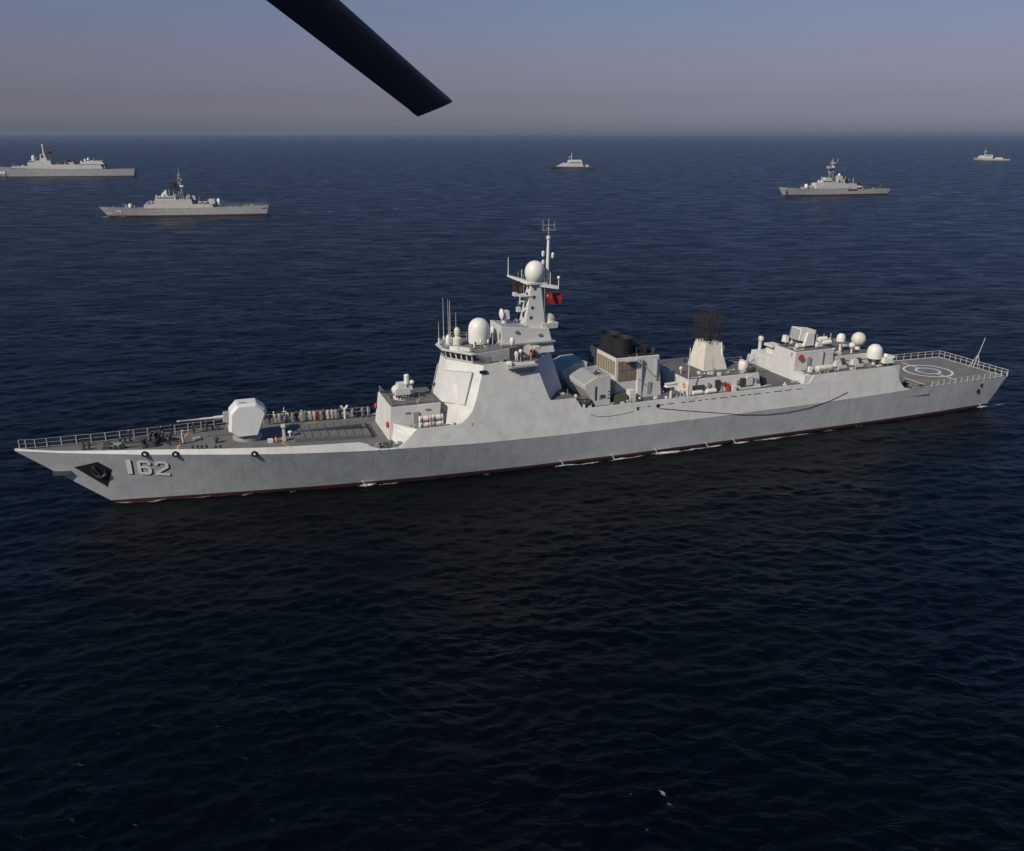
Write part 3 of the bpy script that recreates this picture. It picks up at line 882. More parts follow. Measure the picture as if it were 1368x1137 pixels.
P("wing_platform", MB().loft([(63.4, -8.1, 15.5), (67.4, -7.9, 15.5), (67.4, -7.0, 15.5), (63.4, -7.0, 15.5)], [(63.4, -8.1, 15.68), (67.4, -7.9, 15.68), (67.4, -7.0, 15.68), (63.4, -7.0, 15.68)]).loft([(64.2, -7.3, 14.6), (66.8, -7.3, 14.6), (66.8, -7.0, 14.6), (64.2, -7.0, 14.6)], [(63.6, -8.0, 15.5), (67.2, -7.8, 15.5), (67.2, -7.0, 15.5), (63.6, -7.0, 15.5)]), M['mid'])
P("wing_locker", MB().box(67.3, 68.0, -5.2, -4.3, 16.0, 17.2, .03, .03), M['redp'])
P("wing_locker", MB().box(68.2, 69.1, -4.4, -3.6, 16.0, 17.4, .03, .03), M['light'])

# ---- mast house, pedestal, mast
mb = MB()
mhb = [(63.9, 2.7), (71.4, 2.9)]; mht = [(63.8, 2.3), (68.9, 2.45), (71.1, 2.45)]
mb.loft([(63.9, -2.75, 16.0), (72.0, -2.9, 16.0), (72.0, 2.9, 16.0), (63.9, 2.75, 16.0)], [(63.8, -2.4, 20.3), (71.2, -2.4, 19.4), (71.2, 2.4, 19.4), (63.8, 2.4, 20.3)])
mh = P("mast_house", mb, M['light'], None, False, 0.04)
P("mast_house_ledge", MB().box(63.6, 72.0, -3.05, 3.05, 17.5, 17.72), M['mid'], mh)
P("mast_house_roof", MB().add([(64.0, -2.25, 20.32), (68.2, -2.25, 19.83), (68.2, 2.25, 19.83), (64.0, 2.25, 20.32)], [(0, 1, 2, 3)]), M['mid'], mh)
for x, z in ((65.8, 19.3), (69.4, 18.6)):
    P("wall_vent", MB().box(x, x + 0.5, -2.75, -2.4, z, z + 0.3), M['mid'], mh)
mb = MB()
mb.loft([(67.9, -1.35, 19.7), (71.1, -1.35, 19.3), (71.1, 1.35, 19.3), (67.9, 1.35, 19.7)], [(69.05, -0.72, 25.8), (70.55, -0.72, 25.8), (70.55, 0.72, 25.8), (69.05, 0.72, 25.8)])
mast = P("mast", mb, M['light'], None, False, 0.03)
for z in (20.9, 22.3, 23.8, 25.0):
    t = (z - 19.7) / 6.1; y = -1.35 + 0.63 * t; x = 67.9 + 1.15 * t
    P("mast_door", MB().box(x - 0.05, x + 0.05, -0.28, 0.28, z, z + 0.65), M['dark'], mast)
    P("mast_fitting", MB().box(x + 0.5, x + 0.85, y - 0.08, y + 0.05, z - .1, z + 0.3), M['dark'], mast)
P("mast_radome", MB().lathe((69.9, 0, 25.95), [(0.9, 0), (1.25, 0.35), (1.45, 0.9), (1.5, 1.4), (1.42, 1.95), (1.15, 2.5), (0.75, 2.85), (0.35, 3.0), (0.05, 3.03)], 26), M['white'], mast, True)
P("mast_platform", MB().box(68.7, 71.4, -1.1, 1.1, 25.7, 25.95), M['light'], mast)
def arm(name, a, b, w0, w1, t0, t1):
    a, b = Vector(a), Vector(b); d = (b - a).normalized(); u = Vector((-d.y, d.x, 0)).normalized()
    ra = [a + u * w0 + Vector((0, 0, 0)), a - u * w0, a - u * w0 - Vector((0, 0, t0)), a + u * w0 - Vector((0, 0, t0))]
    rb = [b + u * w1, b - u * w1, b - u * w1 - Vector((0, 0, t1)), b + u * w1 - Vector((0, 0, t1))]
    return P(name, MB().loft(ra, rb), M['light'], mast)
arm("yard_arm", (69.3, 0.4, 25.95), (66.6, 2.6, 26.75), 0.45, 0.25, 0.55, 0.2)
arm("yard_arm", (70.4, -0.4, 25.85), (73.0, -1.6, 25.35), 0.55, 0.4, 0.5, 0.35)
P("yard_post", MB().tube([(66.7, 2.5, 26.7), (66.7, 2.5, 29.3)], 0.08, 6, .05), M['white'], mast)
P("yard_post", MB().tube([(68.3, 1.2, 26.3), (68.3, 1.2, 27.6)], 0.05, 5), M['white'], mast)
P("yard_lamp", MB().tube([(73.0, -1.5, 25.3), (73.0, -1.5, 26.4)], 0.06, 5).sphere((73.0, -1.5, 26.6), 0.24, 10), M['white'], mast, True)
P("yard_post", MB().tube([(71.9, -1.0, 25.5), (71.9, -1.0, 27.3)], 0.05, 5), M['white'], mast)
pole = P("pole_mast", MB().tube([(71.9, 0.1, 25.5), (71.9, 0.1, 28.0), (72.0, 0.1, 32.0)], 0.34, 10, 0.2), M['white'], mast, True)
P("pole_tip", MB().tube([(72.0, 0.1, 32.0), (72.0, 0.1, 34.9)], 0.1, 6, 0.05).tube([(71.0, 0.3, 33.2), (73.1, -0.1, 33.2)], 0.05, 5).tube([(71.2, .3, 33.9), (72.9, -.1, 33.9)], 0.04, 5).tube([(71.2, .3, 33.2), (71.2, .3, 34.6)], .04, 5).tube([(72.8, -.1, 33.2), (72.8, -.1, 34.4)], .04, 5).tube([(72, 1.0, 33.4), (72, -.8, 33.4)], .04, 5), M['mid'], pole)
P("pole_collar", MB().lathe((72.0, 0.1, 31.9), [(0.3, 0), (0.36, 0.2), (0.3, 0.5)], 10), M['light'], pole)
for x, z in ((71.2, 29.8), (71.2, 28.5), (72.7, 29.5)):
    P("pole_sensor", MB().lathe((x, 0.1, z - 0.3), [(0.15, 0), (0.24, 0.15), (0.24, 0.65), (0.1, 0.8)], 10).tube([(x, 0.1, z), (72, 0.1, z - 0.1)], 0.05, 5), M['white'], pole, True)
P("mast_bracket", MB().tube([(68.9, -0.6, 23.3), (67.6, 0.0, 23.2)], 0.09, 5).tube([(67.6, 0, 22.8), (67.6, 0, 23.9)], 0.1, 6).tube([(68.6, -.7, 22.2), (67.4, -0.4, 22.0)], .08, 5).box(66.9, 67.5, -.6, -.2, 21.8, 22.5), M['white'], mast)
P("mast_gallery", MB().box(67.3, 69.2, -1.0, 1.4, 24.0, 24.15).box(66.9, 67.4, .4, 1.4, 23.9, 24.4), M['light'], mast)
P("mast_array", MB().box(67.2, 67.9, 1.0, 2.0, 24.5, 26.0), M['brown'], mast)
mb = MB()
mb.lathe((72.0, -0.3, 19.9), [(0.9, 0), (0.95, 0.2), (0.6, 0.3), (0.55, 0.6)], 16)
mb.lathe((72.0, -0.3, 20.4), [(0.5, -0.5), (0.85, -0.3), (0.9, 0.1), (0.6, 0.3)], 16, 'y')
P("aft_radar_drum", mb, M['cream'], mh, True)
P("aft_pedestal", MB().box(70.6, 73.0, -1.4, 0.9, 19.2, 20.0, -0.1, -0.1), M['light'], mh)
dr = P("gun_director", MB().lathe((65.2, 0.2, 20.2), [(0.4, 0), (0.35, 0.6)], 12).box(65.0, 65.9, -0.35, 0.8, 20.8, 22.0, .05, .1), M['light'], mh)
P("director_dish", MB().lathe((64.75, 0.2, 21.5), [(0.1, -0.22), (0.5, -0.16), (0.8, 0.0), (0.82, 0.08), (0.3, 0.3)], 20, 'x'), M['white'], dr, True)

# ---- block behind the bridge and the boat bays
P("midship_block", MB().loft([(69.5, -8.15, 5.9), (73.4, -8.15, 5.9), (73.4, 8.15, 5.9), (69.5, 8.15, 5.9)], [(68.6, -7.75, 10.12), (73.4, -7.75, 10.12), (73.4, 7.75, 10.12), (68.6, 7.75, 10.12)]), M['light'])
P("midship_deck", MB().box(69.0, 73.42, -7.6, 7.6, 10.10, 10.15), M['deckdark'])
bprof = [(77.0, 8.28), (79.3, 8.28), (79.2, 12.85), (77.0, 12.75), (75.0, 11.7), (75.2, 10.9)]
for s in (-1, 1):
    y0, y1 = (-6.9, -1.2) if s < 0 else (1.2, 6.9)
    bhs = P("boat_house", MB().prism_y(bprof, y0, y1), M['light'], None, False, 0.04)
    P("boat_house_roof", MB().add([(75.05, y0 + .15, 11.74), (77.0, y0 + .15, 12.78), (77.0, y1 - .15, 12.78), (75.05, y1 - .15, 11.74)], [(0, 1, 2, 3)]).add([(77.0, y0 + .15, 12.78), (79.15, y0 + .15, 12.875), (79.15, y1 - .15, 12.875), (77.0, y1 - .15, 12.78)], [(0, 1, 2, 3)]), M['mid'], bhs)
    if s < 0:
        P("recess", MB().box(76.75, 77.05, -6.95, -6.85, 9.2, 11.3), M['dark'], bhs)
        P("wall_lamp", MB().box(77.6, 78.3, -7.05, -6.9, 9.6, 9.95), M['dark'], bhs)
        for z in (9.4, 9.9, 10.4):
            P("step_rung", MB().box(78.7, 79.1, -7.0, -6.88, z, z + 0.12), M['mid'], bhs)
# inflatable boat stowed in the near bay
mb = MB()
mb.tube([(74.3, -7.2, 9.0), (75.4, -7.3, 9.0), (76.3, -6.6, 9.1), (76.6, -5.8, 9.2), (76.3, -5.0, 9.1), (75.4, -4.4, 9.0), (74.3, -4.4, 9.0)], 0.34, 8)
mb.box(74.2, 76.0, -7.0, -4.6, 8.55, 8.9, 0.1, 0.3)
P("inflatable_boat", mb, M['dark'], None, True)
P("boat_cradle", MB().box(74.6, 74.9, -6.9, -4.7, 8.28, 8.7).box(75.7, 76.0, -6.7, -4.9, 8.28, 8.7), M['mid'])
P("bay_fitting", MB().box(73.4, 73.7, -7.4, -7.0, 10.15, 10.5).box(74.5, 74.8, -7.9, -7.6, 8.3, 9.0), M['white'])

# ---- funnel
fb = [(81.1, -4.75), (84.7, -4.75), (84.8, -5.1), (88.9, -5.0), (88.9, 5.0), (84.8, 5.1), (84.7, 4.75), (81.1, 4.75)]
ft = [(81.2, -4.5), (84.5, -4.5), (84.7, -4.6), (88.5, -4.5), (88.5, 4.5), (84.7, 4.6), (84.5, 4.5), (81.2, 4.5)]
fn = P("funnel_house", MB().loft([(x, y, 8.25) for x, y in fb], [(x, y, 14.5) for x, y in ft]), M['light'], None, False, 0.03)
P("funnel_top", MB().box(81.5, 88.3, -4.2, 4.2, 14.48, 14.62), M['soot'], fn)
for i in range(7):
    y = -4.25 + i * 0.88
    g_ = P("intake_grille", MB().box(81.02, 81.2, y, y + 0.68, 12.0, 14.0), M['grille'], fn)
mb = MB()
for i in range(7):
    y = -4.25 + i * 0.88
    for k in range(6): mb.box(80.98, 81.1, y + 0.02, y + 0.66, 12.1 + k * .33, 12.16 + k * .33)
P("grille_bars", mb, M['cream'], fn)
P("funnel_dark_box", MB().box(80.9, 81.18, 2.0, 4.4, 12.0, 14.7), M['dark'], fn)  # dark box on the funnel front, on the far side of the grilles
for i in range(4):
    for z0, z1 in ((11.15, 12.5), (12.7, 14.05)):
        x = 81.5 + i * 0.78
        P("intake_grille", MB().box(x, x + 0.66, -4.78, -4.5, z0, z1), M['grille'], fn)
P("access_door", MB().box(86.4, 87.0, -5.1, -4.8, 8.7, 10.6), M['mid'], fn)
P("ladder", MB().box(85.3, 85.4, -5.15, -4.7, 8.5, 14.3).box(87.9, 88.0, -5.05, -4.6, 10.8, 14.2), M['mid'], fn)
P("cable_pipe", MB().tube([(84.9, -4.85, 14.2), (86.0, -4.95, 13.0), (87.4, -4.95, 11.6), (88.6, -5.0, 10.7)], 0.09, 6).tube([(84.9, -5.0, 11.2), (86.0, -5.1, 10.3)], 0.08, 6), M['mid'], fn)
for x, y in ((83.65, -1.55), (83.3, 1.75)):
    mb = MB()
    mb.lathe((x, y, 14.4), [(1.62, 0), (1.62, 2.35), (1.68, 2.4), (1.68, 2.6), (1.5, 2.62), (1.4, 2.45), (1.38, 1.2), (0.05, 1.15)], 28)
    for k in range(4): mb.torus((x, y, 14.8 + k * .5), 1.63, 0.035, 28, 5, 'z')
    P("exhaust_stack", mb, M['soot'], fn, True)
P("stack_casing", MB().box(81.9, 85.3, -1.9, 2.0, 14.6, 16.1, .25, .2), M['soot'], fn)
P("funnel_roof_gear", MB().box(85.8, 88.0, -2.6, 0.6, 14.6, 15.4, .1, .1).box(86.2, 88.2, 1.4, 3.6, 14.6, 15.6, .1, .2).tube([(86.8, -3.2, 14.6), (86.8, -3.2, 15.6)], .3, 8), M['soot'], fn)
P("funnel_wing", MB().box(82.6, 84.4, -5.5, -4.6, 14.1, 14.25).tube([(83.0, -5.4, 14.2), (83.0, -5.4, 15.0)], .05, 5).tube([(84.2, -5.4, 14.2), (84.2, -5.4, 15.2)], .05, 5), M['rail'], fn)
for x, y, z0, z1, r_ in ((87.9, 1.2, 14.6, 19.0, .05), (88.3, 1.0, 14.6, 19.7, .11), (88.4, -0.6, 14.6, 19.0, .07), (86.2, 3.0, 14.6, 21.0, .05)):
    P("dark_whip_antenna", MB().tube([(x, y, z0), (x, y, z1)], r_, 5, r_ * .4), M['soot'])
P("intake_trunk", MB().box(80.0, 82.5, -6.9, -5.2, 8.28, 9.5, .25, .3), M['green'])
P("deck_locker", MB().box(82.6, 83.6, -6.8, -5.4, 8.28, 10.0, .05, .05), M['cream'])
mb = MB()
mb.lathe((91.0, 2.0, 8.3), [(1.4, 0), (1.5, 1.4), (1.2, 2.3), (0.6, 2.8)], 18)
P("covered_reel", mb, M['green'], None, True)
P("decoy_mount", MB().tube([(89.3, -7.2, 8.3), (89.3, -7.2, 10.3)], 0.2, 8).box(88.2, 90.5, -7.7, -6.8, 10.2, 10.45, .2, .1).tube([(88.3, -7.4, 10.6), (90.3, -7.4, 10.7)], .13, 6).tube([(88.3, -7.0, 10.6), (90.3, -7.0, 10.7)], .13, 6), M['cream'])

# ---- after radar house with the tower and its brush of dipoles
ar = P("after_house", MB().loft([(92.4, -6.75, 8.25), (105.8, -6.75, 8.25), (105.8, 6.75, 8.25), (92.4, 6.75, 8.25)], [(92.7, -6.3, 10.6), (105.5, -6.3, 10.6), (105.5, 6.3, 10.6), (92.7, 6.3, 10.6)]), M['light'], None, False, 0.03)
P("after_house_roof", MB().box(92.9, 105.3, -6.1, 6.1, 10.58, 10.64), M['deckdark'], ar)
P("lifebuoy", MB().torus((92.5, -5.6, 9.6), 0.3, 0.1, 14, 6, 'x'), M['orange'], ar, True)
P("wall_grille", MB().box(93.4, 95.4, -6.85, -6.5, 9.0, 9.7), M['dark'], ar)
P("wall_door", MB().box(97.4, 98.2, -6.8, -6.4, 8.5, 10.2), M['dark'], ar)
P("wall_door", MB().box(92.35, 92.6, -3.0, -2.3, 8.4, 9.9), M['mid'], ar)
P("wall_panel", MB().box(103.0, 104.1, -6.85, -6.45, 8.9, 10.3), M['cream'], ar)
P("wall_panel", MB().box(101.9, 102.3, -6.85, -6.45, 8.8, 10.1).box(102.5, 102.8, -6.85, -6.45, 8.8, 10.1), M['green'], ar)
for x in (93.8, 96.3):
    P("raft_canister", MB().lathe((x - .85, -7.2, 8.75), [(0.25, 0), (0.36, 0.1), (0.36, 1.7), (0.25, 1.8)], 12, 'x'), M['white'], None, True)
P("fire_monitor", MB().box(99.2, 99.8, -7.2, -6.8, 8.3, 9.6, .05, .05), M['redp'])
P("fire_monitor", MB().tube([(98.4, -7.2, 8.3), (98.4, -7.2, 9.7), (98.9, -7.2, 9.9)], .12, 6), M['dark'])
P("deck_crate", MB().box(100.2, 100.9, -7.3, -6.8, 8.3, 9.2, .03, .03), M['white'])
P("deck_crate", MB().box(105.9, 107.2, -6.2, -4.7, 8.3, 9.5, .1, .1), M['soot'])
tall = P("tall_whip_antenna", MB().tube([(92.0, -7.5, 8.3), (92.0, -7.5, 16.0)], 0.09, 6, .06), M['cream'])
P("whip_base", MB().lathe((92.0, -7.5, 8.3), [(0.22, 0), (0.2, 2.2), (0.1, 2.5)], 8), M['cream'], tall)
mb = MB()
tb = [(97.7, -2.7), (102.0, -2.7), (102.0, 2.2), (97.7, 2.2)]
tt = [(98.5, -1.6), (101.0, -1.6), (101.0, 1.5), (98.5, 1.5)]
tw = P("antenna_tower", MB().loft([(x, y, 10.6) for x, y in tb], [(x, y, 14.9) for x, y in tt]), M['cream'], ar)
P("tower_post", MB().tube([(101.6, -2.2, 10.6), (101.1, -1.9, 14.9)], .16, 6).box(101.2, 102.0, -1.6, -1.0, 13.4, 14.2), M['white'], tw)
P("turntable", MB().lathe((99.9, 0, 14.9), [(0.7, 0), (0.6, 0.6)], 14), M['brown'], tw)
mb = MB()
for r_ in (15.7, 18.3): mb.tube([(98.2, -2.2, r_), (101.8, 2.2, r_)], .09, 5)
for t in (0.1, 0.9): mb.tube([(98.2 + 3.6 * t, -2.2 + 4.4 * t, 15.4), (98.2 + 3.6 * t, -2.2 + 4.4 * t, 19.4)], .08, 5)
fr = P("dipole_frame", mb, M['brown'], tw)
for row, zc_ in enumerate((16.2, 18.3)):
    for k in range(4):
        t = (k + .5) / 4
        bx, by = 98.2 + 3.6 * t, -2.2 + 4.4 * t
        mb = MB()
        d_ = Vector((-0.77, 0.64, 0)); o_ = Vector((bx, by, zc_)) - d_ * 1.8
        mb.tube([o_, o_ + d_ * 4.2], .05, 4)
        for j in range(11):
            p = o_ + d_ * (0.05 + j * 0.4)
            L = 1.2 + random.uniform(-.2, .25)
            tl = random.uniform(-.28, .28) + (t - .5) * .9
            mb.tube([p - Vector((tl * .4, random.uniform(-.1, .1), L)), p + Vector((tl, random.uniform(-.15, .15), L))], .04, 4)
        P("yagi_antenna", mb, M['brown'], fr)
P("after_drum", MB().lathe((104.2, -3.9, 10.6), [(0.75, 0), (0.8, 0.3), (0.8, 1.1), (0.55, 1.45), (0.1, 1.55)], 18), M['cream'], None, True)
P("after_drum", MB().lathe((105.0, -2.3, 10.6), [(0.5, 0), (0.5, 0.9), (0.3, 1.2)], 14), M['white'], None, True)
P("sensor_cluster", MB().box(103.7, 104.5, -5.9, -5.3, 10.6, 11.2).box(104.7, 105.2, -5.9, -5.2, 10.6, 11.3), M['dark'])
P("roof_sensor", MB().tube([(93.6, -2.6, 10.6), (93.6, -2.6, 11.3)], .07, 5).lathe((93.6, -2.6, 11.3), [(0.25, 0), (0.28, .3), (.05, .5)], 10), M['white'], None, True)
P("roof_sensor", MB().box(98.4, 98.9, -5.9, -5.5, 10.6, 11.1).box(96.0, 96.4, -3.9, -3.5, 10.6, 11.0), M['white'])
P("roof_sensor", MB().lathe((102.6, 4.3, 10.6), [(0.2, 0), (0.2, .7), (.05, 1.0)], 10), M['redp'])
rail("after_rail", [(92.6, 7.6, 8.3), (96, 7.7, 8.3), (100, 7.75, 8.3), (104, 7.8, 8.3), (108, 7.8, 8.3), (112, 7.85, 8.3)], 1.0, .04, mats=[M['rail']], post_r=.05)

# ---- aft missile cells between the after house and the hangar
mb = MB().box(107.5, 112.6, 0.6, 5.6, 8.28, 8.6)
vl2 = P("aft_cell_deck", mb, M['vls'])
for i in range(4):
    for j in range(4):
        P("cell_lid", MB().lathe((108.3 + i * 1.15, 1.3 + j * 1.15, 8.58), [(0.46, 0), (0.46, 0.14), (0.2, 0.24)], 12), M['vls'], vl2, True)

# ---- hangar
hg = P("hangar", MB().loft([(113.05, -8.0, 8.25), (131.4, -8.0, 8.25), (131.4, 7.9, 8.25), (113.05, 7.9, 8.25)], [(113.25, -7.75, 9.7), (131.3, -7.75, 9.7), (131.3, 7.75, 9.7), (113.25, 7.75, 9.7)]), M['super'])
P("hangar_lower_wall", MB().box(132.0, 132.3, -8.0, 8.0, 4.5, 8.3).box(131.2, 132.3, -7.9, 7.9, 8.0, 9.72), M['light'], hg)
P("hangar_gallery", MB().box(114.5, 132.2, -7.65, 7.65, 9.69, 9.74), M['deck'], hg)
M["bright"] = M["turret"]
up = P("hangar_upper", MB().loft([(113.0, -5.0, 8.3), (121.1, -5.0, 8.3), (121.1, 1.0, 8.3), (113.0, 1.0, 8.3)], [(113.5, -4.7, 12.85), (120.9, -4.7, 12.85), (120.9, 0.8, 12.85), (113.5, 0.8, 12.85)]), M['light'], hg, False, .03)
P("upper_roof", MB().box(113.7, 120.8, -4.5, 0.6, 12.84, 12.89), M['deckdark'], hg)
P("hangar_starboard_house", MB().loft([(113.02, 0.9, 8.3), (121, 0.9, 8.3), (121, 7.2, 8.3), (113.02, 7.2, 8.3)], [(113.3, 0.9, 10.7), (121, 0.9, 10.7), (121, 6.9, 10.7), (113.3, 6.9, 10.7)]), M['light'], hg, False, .03)
P("hangar_after_house", MB().box(121.0, 131.0, -4.6, 7.0, 9.7, 11.4, .05, .15), M['light'], hg, False, .03)
P("after_house_deck", MB().box(121.3, 130.8, -4.3, 6.7, 11.38, 11.43), M['deckdark'], hg)
P("red_reel", MB().lathe((114.3, -5.05, 12.0), [(0.48, -0.12), (0.48, 0.12)], 16, 'y'), M['redp'], up)
P("upper_door", MB().box(115.6, 116.3, -5.05, -4.7, 10.0, 11.9), M['mid'], up)
P("upper_rib", MB().box(118.6, 118.75, -5.05, -4.7, 9.8, 12.7), M['mid'], up)
P("front_lamp", MB().box(113.3, 113.5, -4.0, -3.75, 12.0, 12.6), M['mid'], up)
P("gallery_winch", MB().box(114.0, 114.35, -6.7, -6.3, 8.9, 9.7).tube([(113.95, -6.5, 9.0), (113.8, -6.4, 9.5)], .15, 6), M['dark'], hg)

# short range missile launcher on the hangar
la = P("missile_launcher", MB().lathe((117.3, -1.2, 12.85), [(1.0, 0), (0.95, 0.45), (0.7, 0.5)], 20), M['light'], None, True)
for y in (-2.75, 0.35):
    P("launcher_arm", MB().prism_y([(116.3, 13.2), (118.3, 13.2), (118.2, 15.4), (116.9, 15.4)], y - .22, y + .22), M['white'], la, False, .03)
P("launcher_box", MB().loft([(115.6, -2.45, 14.1), (118.6, -2.45, 13.7), (118.6, .05, 13.7), (115.6, .05, 14.1)], [(115.9, -2.45, 16.0), (118.9, -2.45, 15.6), (118.9, .05, 15.6), (115.9, .05, 16.0)]), M['white'], la, False, .04)
mb = MB()
for i in range(4):
    for j in range(6):
        y = -2.25 + i * .62; z = 14.22 + j * .29; x = 115.58 + (z - 14.1) * .158
        mb.box(x - .04, x + .03, y, y + .48, z, z + .22)
P("launch_tubes", mb, M['mid'], la)
P("launcher_base_arm", MB().box(115.4, 116.6, -2.6, -1.9, 13.0, 13.5).box(115.2, 115.9, .4, 1.5, 13.2, 14.3, .1, .1), M['white'], la)
P("launcher_flank", MB().box(118.6, 119.8, -3.4, -2.5, 13.0, 13.7, .3, .1), M['light'], la)

# hangar roof fittings
P("tracker", MB().tube([(114.6, 6.4, 10.7), (114.6, 6.4, 12.2)], .3, 8).lathe((114.3, 6.4, 12.6), [(0.3, 0), (0.55, .2), (0.5, .6), (.2, .8)], 14, 'x'), M['cream'], None, True)
P("decoy_rack", MB().box(114.6, 115.6, 2.6, 4.6, 10.7, 11.5).box(114.2, 116.0, 2.4, 4.8, 11.9, 12.3).tube([(115, 3, 11.4), (115, 3, 12)], .1, 6).tube([(115, 4.2, 11.4), (115, 4.2, 12)], .1, 6), M['cream'])
def dome(name, x, y, zb_, zt_, r_, mat, post=0.12, ball=False):
    if ball:
        o_ = P(name, MB().sphere((x, y, zt_ - r_), r_, 22, -0.8), mat, None, True)
    else:
        o_ = P(name, MB().lathe((x, y, zt_ - 2.0 * r_), [(r_ * .75, 0), (r_, .12 * r_), (r_, r_), (r_ * .87, r_ * 1.5), (r_ * .5, r_ * 1.87), (.03, r_ * 2)], 20), mat, None, True)
    P("dome_post", MB().tube([(x, y, zb_), (x, y, zt_ - 1.6 * r_)], post, 8), M['white'], o_)
    return o_
dome("satcom_dome", 124.6, -1.9, 11.4, 14.55, 0.72, M['white'], .18)
dome("satcom_ball", 128.6, -1.6, 11.4, 14.35, 1.2, M['cream'], .45, True)
dome("satcom_ball", 125.6, -3.6, 11.4, 13.3, 0.55, M['cream'], .15, True)
dome("satcom_dome", 128.7, -5.6, 9.74, 13.2, 1.25, M['white'], .3)
P("torpedo_tube", MB().lathe((122.6, .6, 12.5), [(0.35, 0), (0.42, .1), (0.42, 2.0), (.3, 2.1)], 12, 'x').lathe((122.9, 1.6, 12.9), [(0.35, 0), (0.42, .1), (0.42, 1.6), (.3, 1.7)], 12, 'x').tube([(123.5, .6, 11.4), (123.5, .6, 12.4)], .15, 6).tube([(124, 1.6, 11.4), (124, 1.6, 12.6)], .15, 6).tube([(122.3, .3, 11.4), (122.3, .3, 13.4)], .14, 6), M['white'], None, True)
for k in range(6):
    P("roof_post", MB().tube([(121.6 + k * 1.5, 5.9, 11.4), (121.6 + k * 1.5, 5.9, 12.6)], .06, 5), M['light'])
P("gallery_canister", MB().lathe((116.0, -7.0, 10.4), [(0.4, 0), (0.55, .1), (0.55, 2.6), (.4, 2.7)], 16, 'x').box(116.3, 116.6, -7.4, -6.6, 9.74, 10.2).box(117.9, 118.2, -7.4, -6.6, 9.74, 10.2), M['cream'], None, True)
def cannon(x, y):
    c_ = P("deck_cannon", MB().lathe((x, y, 9.74), [(0.5, 0), (0.45, .5), (.3, .6)], 14).box(x - 1.0, x + .3, y - .5, y + .35, 10.3, 11.2, .2, .15), M['light'], None, True)
    P("cannon_barrel", MB().tube([(x + .3, y, 10.9), (x + 1.9, y - .1, 11.1)], .08, 6), M['dark'], c_)
    P("cannon_shield", MB().box(x - .6, x + 1.0, y - .75, y - .6, 10.0, 10.5), M['cream'], c_)
cannon(121.0, -6.2); cannon(124.3, -6.4)
P("gallery_gear", MB().box(122.2, 122.9, -5.6, -4.9, 9.74, 11.2, .1, .1), M['green'])
P("gallery_gear", MB().box(125.4, 126.2, -5.7, -5.0, 9.74, 11.0, .1, .1), M['dark'])
P("gallery_locker", MB().box(115.2, 115.8, -6.3, -5.8, 9.74, 10.6, .03, .03), M['white'])
mb = MB()
mb.box(129.3, 131.2, -7.4, -6.2, 10.2, 11.0, .1, .15)
mb.loft([(129.9, -7.0, 11.1), (131.3, -7.2, 10.8), (131.3, -6.2, 10.8), (129.9, -6.0, 11.1)], [(130.2, -7.0, 11.6), (131.7, -7.2, 11.25), (131.7, -6.2, 11.25), (130.2, -6.0, 11.6)])
P("decoy_launcher", mb, M['white'])
P("decoy_base", MB().box(129.6, 131.0, -7.1, -6.4, 9.74, 10.2), M['dark'])
rail("gallery_rail", [(x, -7.7, 9.74) for x in (115.4, 117.2, 119.0, 120.8, 122.6, 124.4, 126.2, 128.0, 129.8, 131.0)], .9, .025, mats=[M['mid']], post_r=.03)
mb = MB()
mb.box(132.0, 135, -7.7, -7.2, 9.0, 9.3)

# ---- flight deck
FD = 5.5
mb = MB()
xs_ = [131.9, 139.0, 139.01, 145, 151, 157.0]
def fdb(x): return kb(x) - 0.12
mb.add([(139.0, -fdb(139), FD), (145, -fdb(145), FD), (151, -fdb(151), FD), (156.95, -fdb(157), FD), (156.95, fdb(157), FD), (151, fdb(151), FD), (145, fdb(145), FD), (139, fdb(139), FD), (132.0, fdb(132), FD), (132.0, -1.9, FD), (138.8, -1.9, FD), (138.95, -6.6, FD)], [tuple(range(12))])
mb.add([(132.0, -8.3, 4.2), (139.0, -8.3, 4.2), (139.0, -1.9, 4.2), (132.0, -1.9, 4.2)], [(0, 1, 2, 3)])
mb.add([(138.95, -8.3, 4.2), (138.95, -1.9, 4.2), (138.95, -1.9, FD), (138.95, -8.3, FD)], [(0, 1, 2, 3)])
mb.add([(132, -1.9, 4.2), (138.9, -1.9, 4.2), (138.9, -1.9, FD), (132, -1.9, FD)], [(0, 1, 2, 3)])
fd = P("flight_deck", mb, M['deck'])
fz = lambda x: FD
def ring(name, cx, cy, r0, r1, n=64):
    mb = MB()
    for i in range(n):
        a, b = 2 * math.pi * i / n, 2 * math.pi * (i + 1) / n
        mb.add([(cx + r0 * math.cos(a), cy + r0 * math.sin(a), FD + .012), (cx + r1 * math.cos(a), cy + r1 * math.sin(a), FD + .012), (cx + r1 * math.cos(b), cy + r1 * math.sin(b), FD + .012), (cx + r0 * math.cos(b), cy + r0 * math.sin(b), FD + .012)], [(0, 1, 2, 3)])
    return P(name, mb, M['line'])
ring("landing_circle", 146.7, 0, 3.85, 4.25)
ring("landing_circle", 146.7, 0, 1.85, 2.2)
deck_line("deck_marking", [(146.7, -6.4), (146.7, -4.3)], .32, M['line'], fz)
deck_line("deck_marking", [(146.7, 4.3), (146.7, 6.4)], .32, M['line'], fz)
deck_line("deck_marking", [(146.7, -3.8), (146.7, -2.2)], .32, M['line'], fz)
deck_line("deck_marking", [(146.7, 2.2), (146.7, 3.8)], .32, M['line'], fz)
deck_line("deck_marking", [(139.2, -6.8), (139.2, -2.0)], .3, M['line'], fz, .014)
